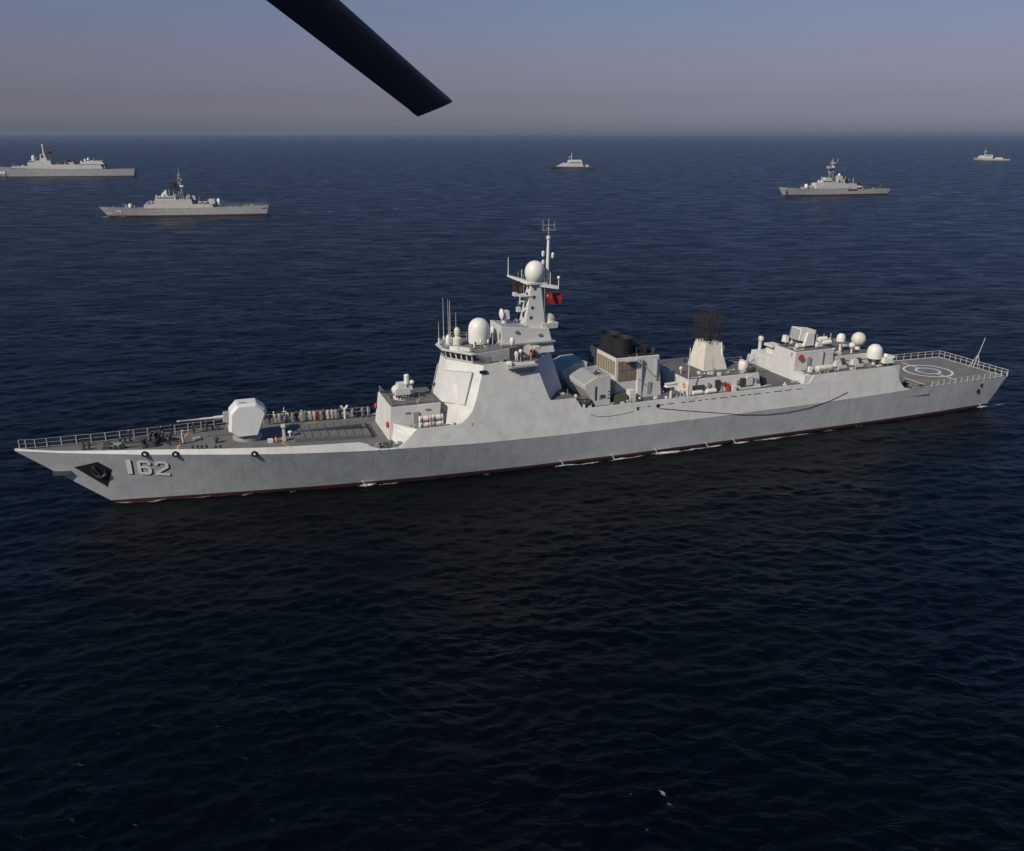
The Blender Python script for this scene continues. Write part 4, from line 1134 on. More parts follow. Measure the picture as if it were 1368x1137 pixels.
deck_line("deck_edge_line", [(139.3, -7.9), (157 - .4, -7.3), (156.6, 7.3), (146, 7.8), (134, 8.1)], .24, M['line'], fz, .018)
deck_line("deck_marking", [(133.5, 0.5), (142, -5.6), (142, -7.6)], .22, M['yellow'], fz)
def net_rail(name, pts, h): rail(name, pts, h, .05, net=True, post_r=.06)
stern_pts = [(157.05, 7.75 - k * 15.5 / 12, FD) for k in range(13)]
net_rail("stern_safety_rail", stern_pts, 1.15)
net_rail("far_safety_rail", [(133.5 + k * 1.68, kb(133.5 + k * 1.68) - .05, FD) for k in range(15)], 1.15)
rail("near_safety_rail", [(139.4 + k * 1.35, -(kb(139.4 + k * 1.35) - .06), FD) for k in range(14)], .95, .018, mats=[M['cream']], post_r=.045)
rail("recess_rail", [(134.2, -7.9, 4.3), (135.6, -8.0, 4.3), (137, -8.0, 4.3), (138.6, -8.0, 4.3)], 1.25, .05, mats=[M['rail']], post_r=.06)
P("recess_gear", MB().box(136.0, 137.0, -6.6, -5.4, 4.2, 5.2, .05, .05).box(137.6, 138.4, -7.6, -7.0, 4.2, 5.7), M['dark'])
es = P("ensign_staff", MB().tube([(156.8, -0.6, FD), (158.6, -0.6, 10.9)], .09, 6, .05).tube([(155.6, -0.6, FD), (157.6, -0.6, 7.9)], .05, 5).tube([(157.0, .6, FD), (157.6, -.6, 7.6)], .05, 5).tube([(157.0, -1.8, FD), (157.6, -.6, 7.6)], .05, 5), M['rail'])

# ---- dashes of scuppers under the shelter deck edge, and the draped rope
def on_side(x, z, off): return (x, -(side_b(x, z) + off), z)
x = 83.0
while x < 112:
    L = random.uniform(.5, 1.6)
    z = 7.75
    P("scupper_slot", MB().add([on_side(x, z, .02), on_side(x + L, z, .02), on_side(x + L, z + .12, .02), on_side(x, z + .12, .02)], [(0, 1, 2, 3)]), M['dark'])
    x += L + random.uniform(.4, 1.3)
mb = MB()
pts = [(75.5, 7.6), (76.5, 7.2), (78.5, 7.05), (81, 7.15), (82.4, 7.35)]
mb.tube([on_side(x, z, .02) for x, z in pts], .06, 4)
P("side_weld_line", mb, M['mid'])
P("side_outlet", MB().lathe((86.6, -side_b(86.6, 7.7) - .02, 7.7), [(0.3, -.05), (0.3, .08)], 12, 'y'), M['black'])
P("side_outlet", MB().lathe((83.2, -side_b(83.2, 7.7) - .02, 7.6), [(0.22, -.05), (0.22, .08)], 12, 'y'), M['dark'])
P("outlet_stain", MB().add([on_side(57.4, 8.3, .015), on_side(57.7, 8.3, .015), on_side(57.7, 7.9, .015), on_side(57.4, 7.9, .015)], [(0, 1, 2, 3)]), M['mid'])
mb = MB()
def anyside(x, z, off): return on_side(x, z, off) if z > kz(x) else on_hull(x, z, off)
rp_ = []
for x, z in ((86.8, 7.35), (91, 6.6), (96, 5.75), (101, 4.9), (106, 4.35), (110, 4.3), (114, 4.6), (118, 5.35), (121.5, 6.4)):
    rp_.append(anyside(x, z, .10))
mb.tube(rp_, .042, 5)
rope = mb.build("mooring_rope", M['rope'], None)
rope.location = SHIP; rope.rotation_euler = (0, 0, YAW)
tag(rope, "thin red brown rope hanging in a long slack curve along the destroyer's side", "rope")

# ---- flags: each hangs from a line, so each is a thing
def to_world(p):
    c, s = math.cos(YAW), math.sin(YAW)
    return Vector((SHIP.x + c * p[0] - s * p[1], SHIP.y + s * p[0] + c * p[1], p[2]))
def flag(name, p, L, h, mat, label, droop, star=None):
    t = empty(name, to_world(p), YAW)
    tag(t, label, "flag")
    mb = MB(); nx, nz = 14, 8
    def F(u, v):
        return (u * L, 0.40 * math.sin(u * 8.5 + v * 2.2) * u + .1 * u, v * h - droop * u * u - 0.12 * math.sin(u * 5) * u)
    for i in range(nx):
        for j in range(nz):
            mb.add([F(i / nx, j / nz), F((i + 1) / nx, j / nz), F((i + 1) / nx, (j + 1) / nz), F(i / nx, (j + 1) / nz)], [(0, 1, 2, 3)])
    P("cloth", mb, mat, t, True)
    if star:
        def st(cu, cv, r):
            m2 = MB(); vs = []
            for k in range(10):
                a = math.pi / 2 + k * math.pi / 5; rr = r if k % 2 == 0 else r * .42
                q = F(cu + rr * math.cos(a) / L, cv + rr * math.sin(a) / h); vs.append(q)
            cq = F(cu, cv)
            for off in (-.02, .02):
                m2.add([(x, y + off, z) for x, y, z in [cq] + vs], [(0, 1 + k, 1 + (k + 1) % 10) for k in range(10)])
            return m2
        P("star", st(.17, .72, .24), M['flagyel'], t)
        for cu, cv in ((.31, .9), (.38, .8), (.38, .66), (.31, .56)): P("star", st(cu, cv, .08), M['flagyel'], t)
    P("halyard", MB().tube([(0, 0, -2.6), (0, 0, h + 2.2)], .025, 4), M['rail'], t)
    return t
flag("national_flag", (71.0, -1.1, 22.9), 2.7, 1.55, M['flagred'], "red flag with yellow stars flying from the destroyer's mast", .45, True)
flag("signal_flag", (67.9, 1.6, 24.4), .9, .8, M['flagyel'], "small yellow signal flag under the far yard of the destroyer's mast", .1)
flag("signal_flag", (68.6, 1.2, 23.9), .9, .8, M['flagblue'], "small dark blue signal flag beside the yellow one on the mast", .1)

exec_people = True
# ------------------------------------------------------------------ sailors
def skin_mesh(name, verts, edges, radii, mat, root=0, sub=1):
    me = bpy.data.meshes.new(name); me.from_pydata(verts, edges, [])
    o = bpy.data.objects.new(name, me); COL.objects.link(o)
    md = o.modifiers.new("skin", 'SKIN'); md.use_smooth_shade = True
    for v, r_ in zip(me.skin_vertices[0].data, radii):
        v.radius = (r_, r_) if not isinstance(r_, tuple) else r_
    me.skin_vertices[0].data[root].use_root = True
    sb = o.modifiers.new("sub", 'SUBSURF'); sb.levels = sub; sb.render_levels = sub
    dg = bpy.context.evaluated_depsgraph_get()
    ev = o.evaluated_get(dg)
    m2 = bpy.data.meshes.new_from_object(ev)
    bpy.data.objects.remove(o); bpy.data.meshes.remove(me)
    m2.name = name; m2.materials.clear(); m2.materials.append(mat)
    return m2
def person_meshes(arm_bend):
    V, E, Rr = [], [], []
    def v(p, r_, par=None):
        V.append(p); Rr.append(r_)
        if par is not None: E.append((par, len(V) - 1))
        return len(V) - 1
    pel = v((0, 0, .95), (.16, .11)); ab = v((0, 0, 1.12), (.15, .10), pel); ch = v((0, 0, 1.34), (.18, .11), ab)
    nk = v((0, -.01, 1.50), .058, ch); hd0 = v((0, -.02, 1.58), .085, nk); hd1 = v((0, -.03, 1.66), .10, hd0); v((0, -.02, 1.735), .075, hd1); v((0, -.125, 1.64), .02, hd1)
    for s in (-1, 1):
        v((s * .098, -.01, 1.645), .016, hd1)
        sh = v((s * .19, 0, 1.42), .062, ch); el = v((s * .24, .03, 1.14), .045, sh)
        wr = v((s * (.24 - arm_bend * .1), -.08 - arm_bend * .12, .92 + arm_bend * .12), .03, el); pm = v((s * (.235 - arm_bend * .1), -.11 - arm_bend * .14, .85 + arm_bend * .11), .036, wr)
        for k, L in enumerate((.065, .078, .072, .055)):
            f0 = v((V[pm][0] + s * 0 , V[pm][1] - .03 + k * .02, V[pm][2] - .04), .0095, pm); v((V[pm][0] - s * .012, V[pm][1] - .03 + k * .02, V[pm][2] - .04 - L), .008, f0)
        v((V[pm][0] - s * .03, V[pm][1] - .05, V[pm][2] - .03), .010, pm)
        hi = v((s * .095, 0, .88), .095, pel); kn = v((s * .11, -.01, .50), .062, hi); an = v((s * .115, .02, .09), .042, kn); v((s * .13, -.14, .04), .038, an)
    body = skin_mesh("person", V, E, Rr, M['skin'])
    V, E, Rr = [], [], []
    pel = v((0, 0, .95), (.185, .13)); ab = v((0, 0, 1.12), (.175, .125), pel); ch = v((0, 0, 1.36), (.20, .135), ab); v((0, 0, 1.47), (.09, .09), ch)
    for s in (-1, 1):
        sh = v((s * .19, 0, 1.42), .082, ch); el = v((s * .24, .03, 1.14), .064, sh); v((s * (.24 - arm_bend * .09), -.06 - arm_bend * .10, .95 + arm_bend * .12), .048, el)
        hi = v((s * .095, 0, .88), .115, pel); kn = v((s * .11, -.01, .50), .082, hi); v((s * .115, .02, .11), .066, kn)
    cl = skin_mesh("uniform", V, E, Rr, M['navy'])
    return body, cl
PM = [person_meshes(0.0), person_meshes(1.0)]
hairm = MB().sphere((0, -.01, 1.665), .118, 14, -.05, 1.1)
capm = MB().lathe((0, -.02, 1.70), [(.125, 0), (.13, .06), (.11, .12), (.04, .14)], 14).box(-.09, .09, -.22, -.10, 1.69, 1.71)
SHOE = MB()
for s in (-1, 1): SHOE.box(s * .12 - .055, s * .12 + .055, -.20, .07, 0.0, .10, .01, .02)
proto_parts = {}
CL = {}
for cn in ('navy', 'bluegrey', 'whitecloth', 'khaki', 'redcloth'):
    for k in (0, 1):
        m_ = PM[k][1].copy(); m_.materials.clear(); m_.materials.append(M[cn]); CL[cn, k] = m_
first = [None]
hair_o = hairm.build("hair", M['hair'], None, True); cap_me = capm.build("cap", M['whitecloth'], None, True)
shoe_o = SHOE.build("shoes", M['black'], None)
hair_me, cap_m, shoe_me = hair_o.data, cap_me.data, shoe_o.data
for o_ in (hair_o, cap_me, shoe_o): bpy.data.objects.remove(o_)
PORTTXT = []
def sailor(x, y, z, rz, cloth, pose, label, group=None, cap=False, sc=1.0):
    t = bpy.data.objects.new("person", PM[pose][0]); COL.objects.link(t)
    t.location = to_world((x, y, z)); t.rotation_euler = (0, 0, YAW + rz); t.scale = (sc,) * 3
    for nm, me in (("uniform", CL[cloth, pose]), ("cap" if cap else "hair", cap_m if cap else hair_me), ("shoes", shoe_me)):
        c_ = bpy.data.objects.new(nm, me); COL.objects.link(c_); c_.parent = t
    tag(t, label, "person", group)
    return t
G1 = "sailors standing on the destroyer's foredeck"
def rail_y(x): return de(x) - .75
ORD = ["first", "second", "third", "fourth", "fifth", "sixth", "seventh", "eighth", "ninth", "tenth", "eleventh", "twelfth", "thirteenth", "fourteenth"]
ORD += ["fifteenth", "sixteenth", "seventeenth", "eighteenth", "nineteenth", "twentieth", "twenty-first", "twenty-second"]
crew = [(31.4, 'navy'), (32.1, 'khaki'), (32.8, 'bluegrey'), (33.3, 'bluegrey'), (34.0, 'khaki'), (34.7, 'bluegrey'), (35.3, 'navy'), (36.0, 'khaki'), (36.6, 'bluegrey'), (37.2, 'whitecloth'), (37.8, 'khaki'), (38.3, 'redcloth'), (38.8, 'bluegrey'), (39.3, 'redcloth'), (39.8, 'whitecloth'), (40.4, 'khaki'), (41.0, 'bluegrey'), (41.6, 'navy'), (43.4, 'bluegrey'), (44.2, 'navy'), (45.0, 'bluegrey'), (45.9, 'khaki')]
CN = {'navy': 'dark navy', 'khaki': 'khaki', 'bluegrey': 'blue grey', 'redcloth': 'red', 'whitecloth': 'white'}
for i, (x, cn) in enumerate(crew):
    sailor(x, rail_y(x) + random.uniform(-.3, .2), dz(x), random.choice((0.3, 2.6, 3.3, 0.0)), cn, i % 2, "sailor in %s by the far rail behind the gun, %s counted from the gun" % (CN[cn], ORD[i]), G1, i in (1, 7))
dk = [(13.2, 1.7), (15.6, 1.9), (17.2, 2.5), (18.4, 3.0), (21.2, 3.5), (22.9, 3.9)]
for i, (x, y) in enumerate(dk):
    sailor(x, y, dz(x), random.uniform(0, 6), 'navy', i % 2, "sailor in dark navy by the far rail ahead of the gun, %s from the bow" % ORD[i], G1)
wd_ = [(15.9, -0.2, 'one at its bow end'), (17.9, -0.4, 'one beside the man in white'), (17.4, 0.2, 'one standing close behind the windlass'), (16.5, 0.3, 'one in the middle of the windlass gang'), (18.2, -1.2, 'one nearest the near deck edge')]
for i, (x, y, tx) in enumerate(wd_):
    sailor(x, y, dz(x), random.uniform(0, 6), 'navy', (i + 1) % 2, "dark clothed sailor at the windlass, the " + tx, G1)
sailor(19.8, -0.75, dz(19.8), 1.2, 'whitecloth', 0, "man in white standing alone on the ochre line across the foredeck", G1, True, 1.05)
sailor(66.9, -6.3, 16.03, 0.6, 'redcloth', 1, "person in a red vest on the near bridge wing", None, True)
sailor(64.6, -6.6, 16.03, -.4, 'whitecloth', 0, "person in white at the screen on the near bridge wing", None)


# ------------------------------------------------------------------ the other ships
def far_hull(mb, prof_x, deck, wlb, dkb, stem, L, stern_rake):
    """lofted hull: prof_x fractions, deck heights, half breadths at water and deck"""
    rows = []
    for f, zd, b0, b1 in zip(prof_x, deck, wlb, dkb):
        xd = f * L; xw = stem + f * (L - stern_rake - stem)
        r_ = []
        for t in (-.35, 0.0, .16, .55, 1.0):
            b = b0 + (b1 - b0) * max(0, t); z = t * zd if t >= 0 else -2.0
            if t == .16: z = .75; b = b0 + (b1 - b0) * (.75 / zd)
            tt = max(0, z / zd)
            r_.append((xw + (xd - xw) * tt, b, z))
        rows.append(r_)
    for s in (-1, 1):
        o = len(mb.v)
        for r_ in rows: mb.v += [(x, s * b, z) for x, b, z in r_]
        for i in range(len(rows) - 1):
            for k in range(4):
                mb.f.append((o + i * 5 + k, o + (i + 1) * 5 + k, o + (i + 1) * 5 + k + 1, o + i * 5 + k + 1)); mb.m.append(1 if k < 2 else 0)
    for i in range(len(rows) - 1):
        a, b = rows[i][4], rows[i + 1][4]
        mb.add([(a[0], -a[1], a[2] - .02), (b[0], -b[1], b[2] - .02), (b[0], b[1], b[2] - .02), (a[0], a[1], a[2] - .02)], [(0, 1, 2, 3)], 2)
    e = rows[-1]
    for k in range(4):
        mb.add([(e[k][0], -e[k][1], e[k][2]), (e[k + 1][0], -e[k + 1][1], e[k + 1][2]), (e[k + 1][0], e[k + 1][1], e[k + 1][2]), (e[k][0], e[k][1], e[k][2])], [(0, 1, 2, 3)], 0)
    return mb
FX = [0, .06, .14, .25, .4, .55, .7, .85, 1.0]
WB = [.02, .22, .48, .76, .97, 1, 1, .96, .85]
DB = [.05, .42, .68, .9, 1, 1, 1, .98, .9]
def far_ship(name, stem_pt, stern_pt, label, deck, beam, stem, cat="warship", hullmat=None):
    a, b = Vector(stem_pt + (0,)), Vector(stern_pt + (0,)); L = (b - a).length
    t = empty(name, a, math.atan2(b.y - a.y, b.x - a.x))
    tag(t, label, cat)
    mb = far_hull(MB(), FX, deck, [w * beam * .95 for w in WB], [w * beam for w in DB], stem, L, 1.5)
    hm_ = hullmat or M['farhull']
    mb.build("hull", [hm_, M['red'], M['deck']], t)
    return t, L

def part(t, name, mb, mat='farlight', smooth=False):
    return mb.build(name, M[mat], t, smooth)
def slab(x0, x1, hw, z0, z1, tx0=.0, tx1=.0, ty=.15):
    return MB().loft([(x0, -hw, z0), (x1, -hw, z0), (x1, hw, z0), (x0, hw, z0)], [(x0 + tx0, -hw + ty, z1), (x1 - tx1, -hw + ty, z1), (x1 - tx1, hw - ty, z1), (x0 + tx0, hw - ty, z1)])
def lattice(x, y, z0, z1, w0, w1, n=5):
    mb = MB()
    for i in range(4):
        a = math.pi / 4 + i * math.pi / 2
        mb.tube([(x + w0 * math.cos(a), y + w0 * math.sin(a), z0), (x + w1 * math.cos(a), y + w1 * math.sin(a), z1)], .2, 4)
    for k in range(n + 1):
        t = k / n; z = z0 + (z1 - z0) * t; w = w0 + (w1 - w0) * t
        t2 = (k + 1) / n; z2 = z0 + (z1 - z0) * t2; w2 = w0 + (w1 - w0) * t2
        for i in range(4):
            a, b = math.pi / 4 + i * math.pi / 2, math.pi / 4 + (i + 1) * math.pi / 2
            mb.tube([(x + w * math.cos(a), y + w * math.sin(a), z), (x + w * math.cos(b), y + w * math.sin(b), z)], .08, 4)
            if k < n: mb.tube([(x + w * math.cos(a), y + w * math.sin(a), z), (x + w2 * math.cos(b), y + w2 * math.sin(b), z2)], .08, 4)
    return mb
FIT = [None]
def clutter(t, spots, seed):
    rd = random.Random(seed)
    for x0, x1, hw, z, n, hmax in spots:
        for i in range(n):
            x = rd.uniform(x0, x1); y = rd.uniform(-hw, hw * .6); h = rd.uniform(.35, 1.25) * hmax; w = rd.uniform(.3, 1.2)
            k = rd.random()
            if k < .35: mb = MB().tube([(x, y, z - .1), (x, y, z + h * 2.2)], .16, 5)
            elif k < .65: mb = MB().box(x - w, x + w, y - w, y + w, z - .1, z + h, .1 * w, .1 * w)
            elif k < .85: mb = MB().lathe((x, y, z - .1), [(w * .6, 0), (w * .7, h * .5), (w * .3, h)], 8)
            else: mb = MB().tube([(x - w, y, z + h * .6), (x + w, y, z + h)], .16, 5)
            part(t, "deck_fitting", mb, rd.choice(('farlight', 'mid', 'white', 'dark', 'white', 'dark', 'brown')))
def number_on(t, txt, x0, z0, w, h, yb):
    for i, ch in enumerate(txt):
        SEG = {'4': [(0, .45, .2, 1), (0, .4, 1, .58), (.7, 0, .92, 1)], '5': [(0, .82, .9, 1), (0, .5, .2, 1), (0, .45, .9, .6), (.72, 0, .9, .6), (0, 0, .9, .17)], '1': [(.4, 0, .62, 1)], '8': [(0, 0, .2, 1), (.7, 0, .9, 1), (0, 0, .9, .17), (0, .42, .9, .58), (0, .83, .9, 1)]}[ch]
        mb = MB()
        for u0, v0, u1, v1 in SEG:
            X0, X1 = x0 + i * w * 1.25 + u0 * w, x0 + i * w * 1.25 + u1 * w
            Z0, Z1 = z0 + v0 * h, z0 + v1 * h
            mb.add([(X0, -yb(X0, Z0), Z0), (X1, -yb(X1, Z0), Z0), (X1, -yb(X1, Z1), Z1), (X0, -yb(X0, Z1), Z1)], [(0, 1, 2, 3)])
        mb.build("hull_number", M['numwhite'], t)

# corvette, second from the left
t, L = far_ship("corvette", (-240.0, 521.0), (-146.0, 539.0), "mid distance grey corvette with a red waterline and lattice mast, left of centre", [5.6, 5.3, 5.0, 4.8, 4.7, 4.7, 4.9, 5.2, 5.4], 5.6, 4.6)
k_ = L / 95.0
b1 = part(t, "superstructure", slab(25.5, 64.5, 5.2, 4.7, 6.7, .1, 1.2), 'farlight')
b2 = part(t, "upper_superstructure", slab(31.5, 52.6, 4.9, 6.7, 9.4, .15, .4), 'farlight')
b3 = part(t, "bridge", slab(32.0, 43.5, 3.8, 9.4, 11.2, .4, .2), 'farlight')
for i in range(6): MB().box(33.2 + i * 1.6, 34.2 + i * 1.6, -3.86, -3.60, 10.1, 10.7).build("bridge_window", M['glass'], b3)
MB().box(32.0, 32.35, -2.8, 2.8, 10.1, 10.7).build("bridge_window", M['glass'], b3)
part(t, "fire_control_radar", MB().box(36.6, 38.6, -.9, .9, 11.9, 14.4, .3, .3).tube([(37.6, 0, 11.2), (37.6, 0, 12)], .6, 8), 'white')
part(t, "small_sensor", MB().lathe((32.6, -2.5, 11.2), [(.3, 0), (.35, .6), (.1, 1)], 8).lathe((35.0, 1.6, 11.2), [(.3, 0), (.35, .8), (.1, 1.2)], 8), 'white')
gun = part(t, "gun_turret", MB().lathe((17.2, 0, 4.9), [(1.1, 0), (1.2, .4), (1.15, 1.7), (.7, 2.3)], 14), 'white', True)
MB().tube([(16.4, 0, 6.4), (12.6, 0, 7.0)], .12, 6).build("gun_barrel", M['mid'], gun)
mst = part(t, "lattice_mast", lattice(46.0, 0, 9.4, 24.0, 2.0, .35, 7), 'mid')
MB().tube([(46, 0, 24), (46.2, 0, 27.2)], .15, 6).build("mast_pole", M['mid'], mst)
MB().box(41.2, 43.8, -2.6, 2.6, 15.8, 19.0).box(41.1, 41.3, -2.4, 2.4, 16, 18.8).build("search_radar", M['brown'], mst)
MB().tube([(42.6, 0, 16), (45, 0, 13.5)], .5, 6).build("radar_arm", M['mid'], mst)
for z, w in ((20.5, 2.6), (22.6, 1.9), (18.2, 2.2)):
    MB().tube([(46, -w, z), (46, w, z)], .1, 5).tube([(44.6, 0, z), (47.4, 0, z)], .1, 5).box(45.4, 46.8, -.6, .6, z, z + .8).build("mast_yard", M['mid'], mst)
fnl = part(t, "funnel", slab(50.3, 54.3, 2.4, 9.0, 11.6, .5, .3), 'farlight')
MB().box(50.7, 54.2, -1.9, 1.9, 11.6, 12.4).build("funnel_cap", M['soot'], fnl)
for x in (26.3, 28.6):
    for sd_ in (-1, 1):
        part(t, "missile_canister", MB().tube([(x, sd_ * 2.8, 6.7), (x + 2.2, sd_ * 3.6, 8.3)], .55, 8), 'mid')
for x, w in ((55.6, 2.2), (58.4, 2.4)):
    part(t, "ship_boat", MB().lathe((x, -3.6, 7.6), [(.2, 0), (.7, .4), (.75, w), (.3, w + .5)], 10, 'x').tube([(x + .3, -3, 6.7), (x + .3, -3.4, 9.2)], .1, 5), 'mid', True)
part(t, "aft_house", slab(61.0, 65.2, 3.2, 6.6, 9.2, .2, .3), 'farlight')
ag = part(t, "aft_gun", MB().lathe((67.0, 0, 4.9), [(1.3, 0), (1.4, 1.4), (1.3, 3.4), (.7, 4.6)], 12), 'white', True)
MB().tube([(67.6, 0, 7.4), (70.2, 0, 8.0)], .12, 6).build("gun_barrel", M['mid'], ag)
part(t, "stern_recess", MB().box(91.0, 94.6, -5.02, -4.9, 3.6, 4.3), 'dark')
part(t, "stern_rail", MB().tube([(68, -5.4, 6.2), (94, -5.0, 6.4)], .05, 4).tube([(68, 5.4, 6.2), (94, 5.0, 6.4)], .05, 4), 'rail')
clutter(t, [(26, 64, 4.6, 6.7, 16, 1.6), (33, 43, 3, 11.2, 9, 1.8), (44, 53, 3.6, 9.4, 12, 2.6), (6, 24, 2.5, 4.9, 7, .9), (53, 70, 3.8, 6.4, 14, 2.0), (70, 92, 4, 5.1, 5, .7)], 3)
clutter(t, [(45, 47.2, 1.0, 13, 3, 1.5), (45, 47.2, .8, 16.5, 4, 1.5), (45.2, 47, .8, 20, 4, 1.5)], 4)
def ybc(x, z): return float(lerp(x, [0, 5.7, 13.3, 23.8, 38], [.28, 1.7, 3.25, 4.65, 5.45])) + .06
number_on(t, "14", 9.4, 2.4, 1.2, 1.6, lambda x, z: ybc(x, z))

# frigate at the far left, its bow outside the picture
t, L = far_ship("frigate", (-586.0, 1000.0), (-427.0, 1031.0), "far pale frigate cut by the left edge of the picture, nearest the horizon there", [12.4, 11.6, 10.8, 9.8, 9.0, 8.4, 8.0, 7.8, 7.8], 8.6, 8)
# positions below are measured from the stern
def fx(v): return L - v
part(t, "forward_house", slab(fx(128), fx(108), 7.6, 9.4, 11.4, 1, 0), 'farlight')
part(t, "midship_house", slab(fx(112), fx(33), 8.2, 8.2, 13.0, 2.5, 2.4, .7), 'farlight')
brd = part(t, "bridge", slab(fx(111), fx(86), 7.4, 13.0, 17.2, 2.0, 1.0, .8), 'farlight')
MB().box(fx(109.3), fx(103), -6.9, -6.75, 15.8, 16.6).build("bridge_window", M['glass'], brd)
part(t, "satellite_dome", MB().lathe((fx(105.5), 0, 17.2), [(1.8, 0), (2.1, .5), (2.1, 3.5), (1.5, 5.2), (.3, 5.9)], 16), 'white', True)
mst = part(t, "mast", slab(fx(99), fx(91), 2.4, 17.2, 24.0, 1.0, 1.6, .6), 'farlight')
MB().lathe((fx(94.2), 0, 23.0), [(.9, 0), (.8, 9), (.5, 10)], 10).build("mast_pole", M['white'], mst)
MB().lathe((fx(94.2), 0, 31.8), [(.7, 0), (1.1, .5), (1.1, 1.8), (.4, 2.6)], 12).build("mast_radome", M['white'], mst)
MB().box(fx(90.5), fx(86.0), -1.4, 1.4, 17.2, 27.0, .6, .4).tube([(fx(88), 0, 27), (fx(86), 0, 35)], .25, 6, .1).box(fx(91), fx(83.5), -3, 3, 27, 28.4).tube([(fx(87), -4, 31), (fx(87), 4, 31)], .2, 5).build("aft_mast", M['dark'], mst)
stk = part(t, "funnel", slab(fx(74), fx(62), 4.0, 13.0, 15.4, 1, 1, .6), 'mid')
MB().lathe((fx(70), 0, 15.4), [(1.8, 0), (1.8, 2.6)], 14).lathe((fx(65.6), 0, 15.4), [(1.8, 0), (1.8, 2.4)], 14).build("funnel_cap", M['soot'], stk)
part(t, "hangar", slab(fx(58), fx(31), 8.0, 13.0, 16.6, 7, 3.0, .8), 'farlight')
for v, z, r_ in ((56, 13, 1.0), (52, 15, 1.1), (48.5, 16.2, 1.5)):
    part(t, "satcom_dome", MB().lathe((fx(v), -2, z), [(.4, 0), (.4, 1.2), (r_, 1.5), (r_, 2.6), (r_ * .6, 3.5), (.1, 3.9)], 12), 'white', True)
gun = part(t, "gun_turret", MB().loft([(fx(153), -2, 10.6), (fx(148.5), -2, 10.6), (fx(148.5), 2, 10.6), (fx(153), 2, 10.6)], [(fx(151.6), -1.2, 14.4), (fx(149), -1.2, 14.4), (fx(149), 1.2, 14.4), (fx(151.6), 1.2, 14.4)]), 'white')
MB().tube([(fx(152), 0, 13), (fx(158), 0, 13.6)], .2, 6).build("gun_barrel", M['mid'], gun)
part(t, "stern_staff", MB().tube([(fx(.6), 0, 7.8), (fx(.2), 0, 13)], .2, 5), 'dark')
part(t, "stern_shade_panel", MB().box(fx(32.4), fx(31.0), -6.6, 6.6, 8.2, 12.8), 'mid')
clutter(t, [(fx(128), fx(112), 5, 11.4, 6, 1.5), (fx(110), fx(88), 5, 17.2, 12, 2.4), (fx(97), fx(84), 2, 20, 8, 3), (fx(84), fx(60), 6, 13, 14, 2.2), (fx(56), fx(34), 5, 16, 10, 1.8), (fx(92), fx(84), 2, 26, 6, 3)], 5)
number_on(t, "548", fx(145.5), 3.2, 2.9, 3.0, lambda x, z: float(lerp(x, [0, L * .06, L * .14, L * .25, L * .4], [.43, 3.0, 5.2, 7.3, 8.4])) + .12)

# escort on the right
t, L = far_ship("escort_ship", (207.0, 700.0), (300.0, 723.0), "grey escort ship with a tall cluttered mast steaming on the right, a wake behind it", [6.6, 6.1, 5.6, 5.2, 4.9, 4.6, 4.3, 4.1, 4.2], 5.6, 4.0)
part(t, "superstructure", slab(29.5, 60, 5.0, 4.9, 7.2, .3, .6), 'farlight')
part(t, "gun_house", slab(29.8, 34.8, 3.2, 7.2, 9.4, .5, .2), 'farlight')
u2 = part(t, "upper_superstructure", slab(35.4, 57.5, 4.6, 7.2, 9.0, .4, 1.5), 'farlight')
u3 = part(t, "bridge", slab(35.2, 47.5, 3.8, 9.0, 11.4, .6, .8), 'farlight')
for i in range(5): MB().box(36.4 + i * 2, 37.8 + i * 2, -3.84, -3.62, 10.0, 10.7).build("bridge_window", M['glass'], u3)
part(t, "bridge_top", slab(38, 44, 2.6, 11.4, 13.2, .6, .4), 'farlight')
mst = part(t, "lattice_mast", lattice(44.6, 0, 11.0, 21.0, 1.9, .5, 5), 'mid')
MB().tube([(44.6, 0, 18.5), (44.8, 0, 26.5)], .6, 6, .3).build("mast_pole", M['mid'], mst)
MB().box(40.8, 43.6, -2.0, 2.0, 20.0, 21.8, .3, .2).tube([(42.2, 0, 16), (42.4, 0, 20)], .4, 6).tube([(42.4, 0, 18), (44.6, 0, 16)], .3, 6).build("search_radar", M['mid'], mst)
MB().box(44.0, 46.4, -1.8, 1.8, 23.4, 25.0, .8, .3).box(43.4, 47.2, -.3, .3, 22.2, 22.8).tube([(47, -2, 24), (49.4, 0, 27.2)], .2, 5).tube([(43.2, 0, 24), (45, 0, 27.4)], .2, 5).build("air_search_radar", M['mid'], mst)
MB().tube([(44.6, -3.2, 18), (44.6, 3.2, 18)], .12, 5).tube([(42.6, 0, 17), (47.6, 0, 17)], .12, 5).lathe((42.4, 0, 17), [(.3, 0), (.5, .4), (.1, .9)], 8).build("mast_yard", M['white'], mst)
fnl = part(t, "funnel", slab(49.4, 54.2, 2.6, 9.0, 14.6, .6, .9, .5), 'farlight')
MB().box(50.4, 53.0, -1.9, 1.9, 14.6, 17.0, .2, .2).build("funnel_cap", M['soot'], fnl)
part(t, "director", MB().lathe((51.0, -1.2, 14.2), [(.6, 0), (1.1, .4), (1.0, 1.8), (.3, 2.4)], 10), 'white', True)
part(t, "aft_superstructure", slab(55.0, 66.5, 4.2, 4.6, 8.6, .4, 1.2), 'farlight')
part(t, "aft_director", MB().lathe((58.2, 0, 8.4), [(.6, 0), (.9, 1.2), (.9, 2.8), (.3, 3.6)], 10), 'white', True)
part(t, "boat_recess", MB().box(57.4, 66.0, -5.62, -5.4, 3.2, 4.3), 'dark')
part(t, "torpedo_launcher", MB().tube([(66.5, -1, 5.4), (72, -2.2, 6.2)], .7, 8).tube([(66.5, 1, 5.4), (72, 1.8, 6.2)], .7, 8), 'cream')
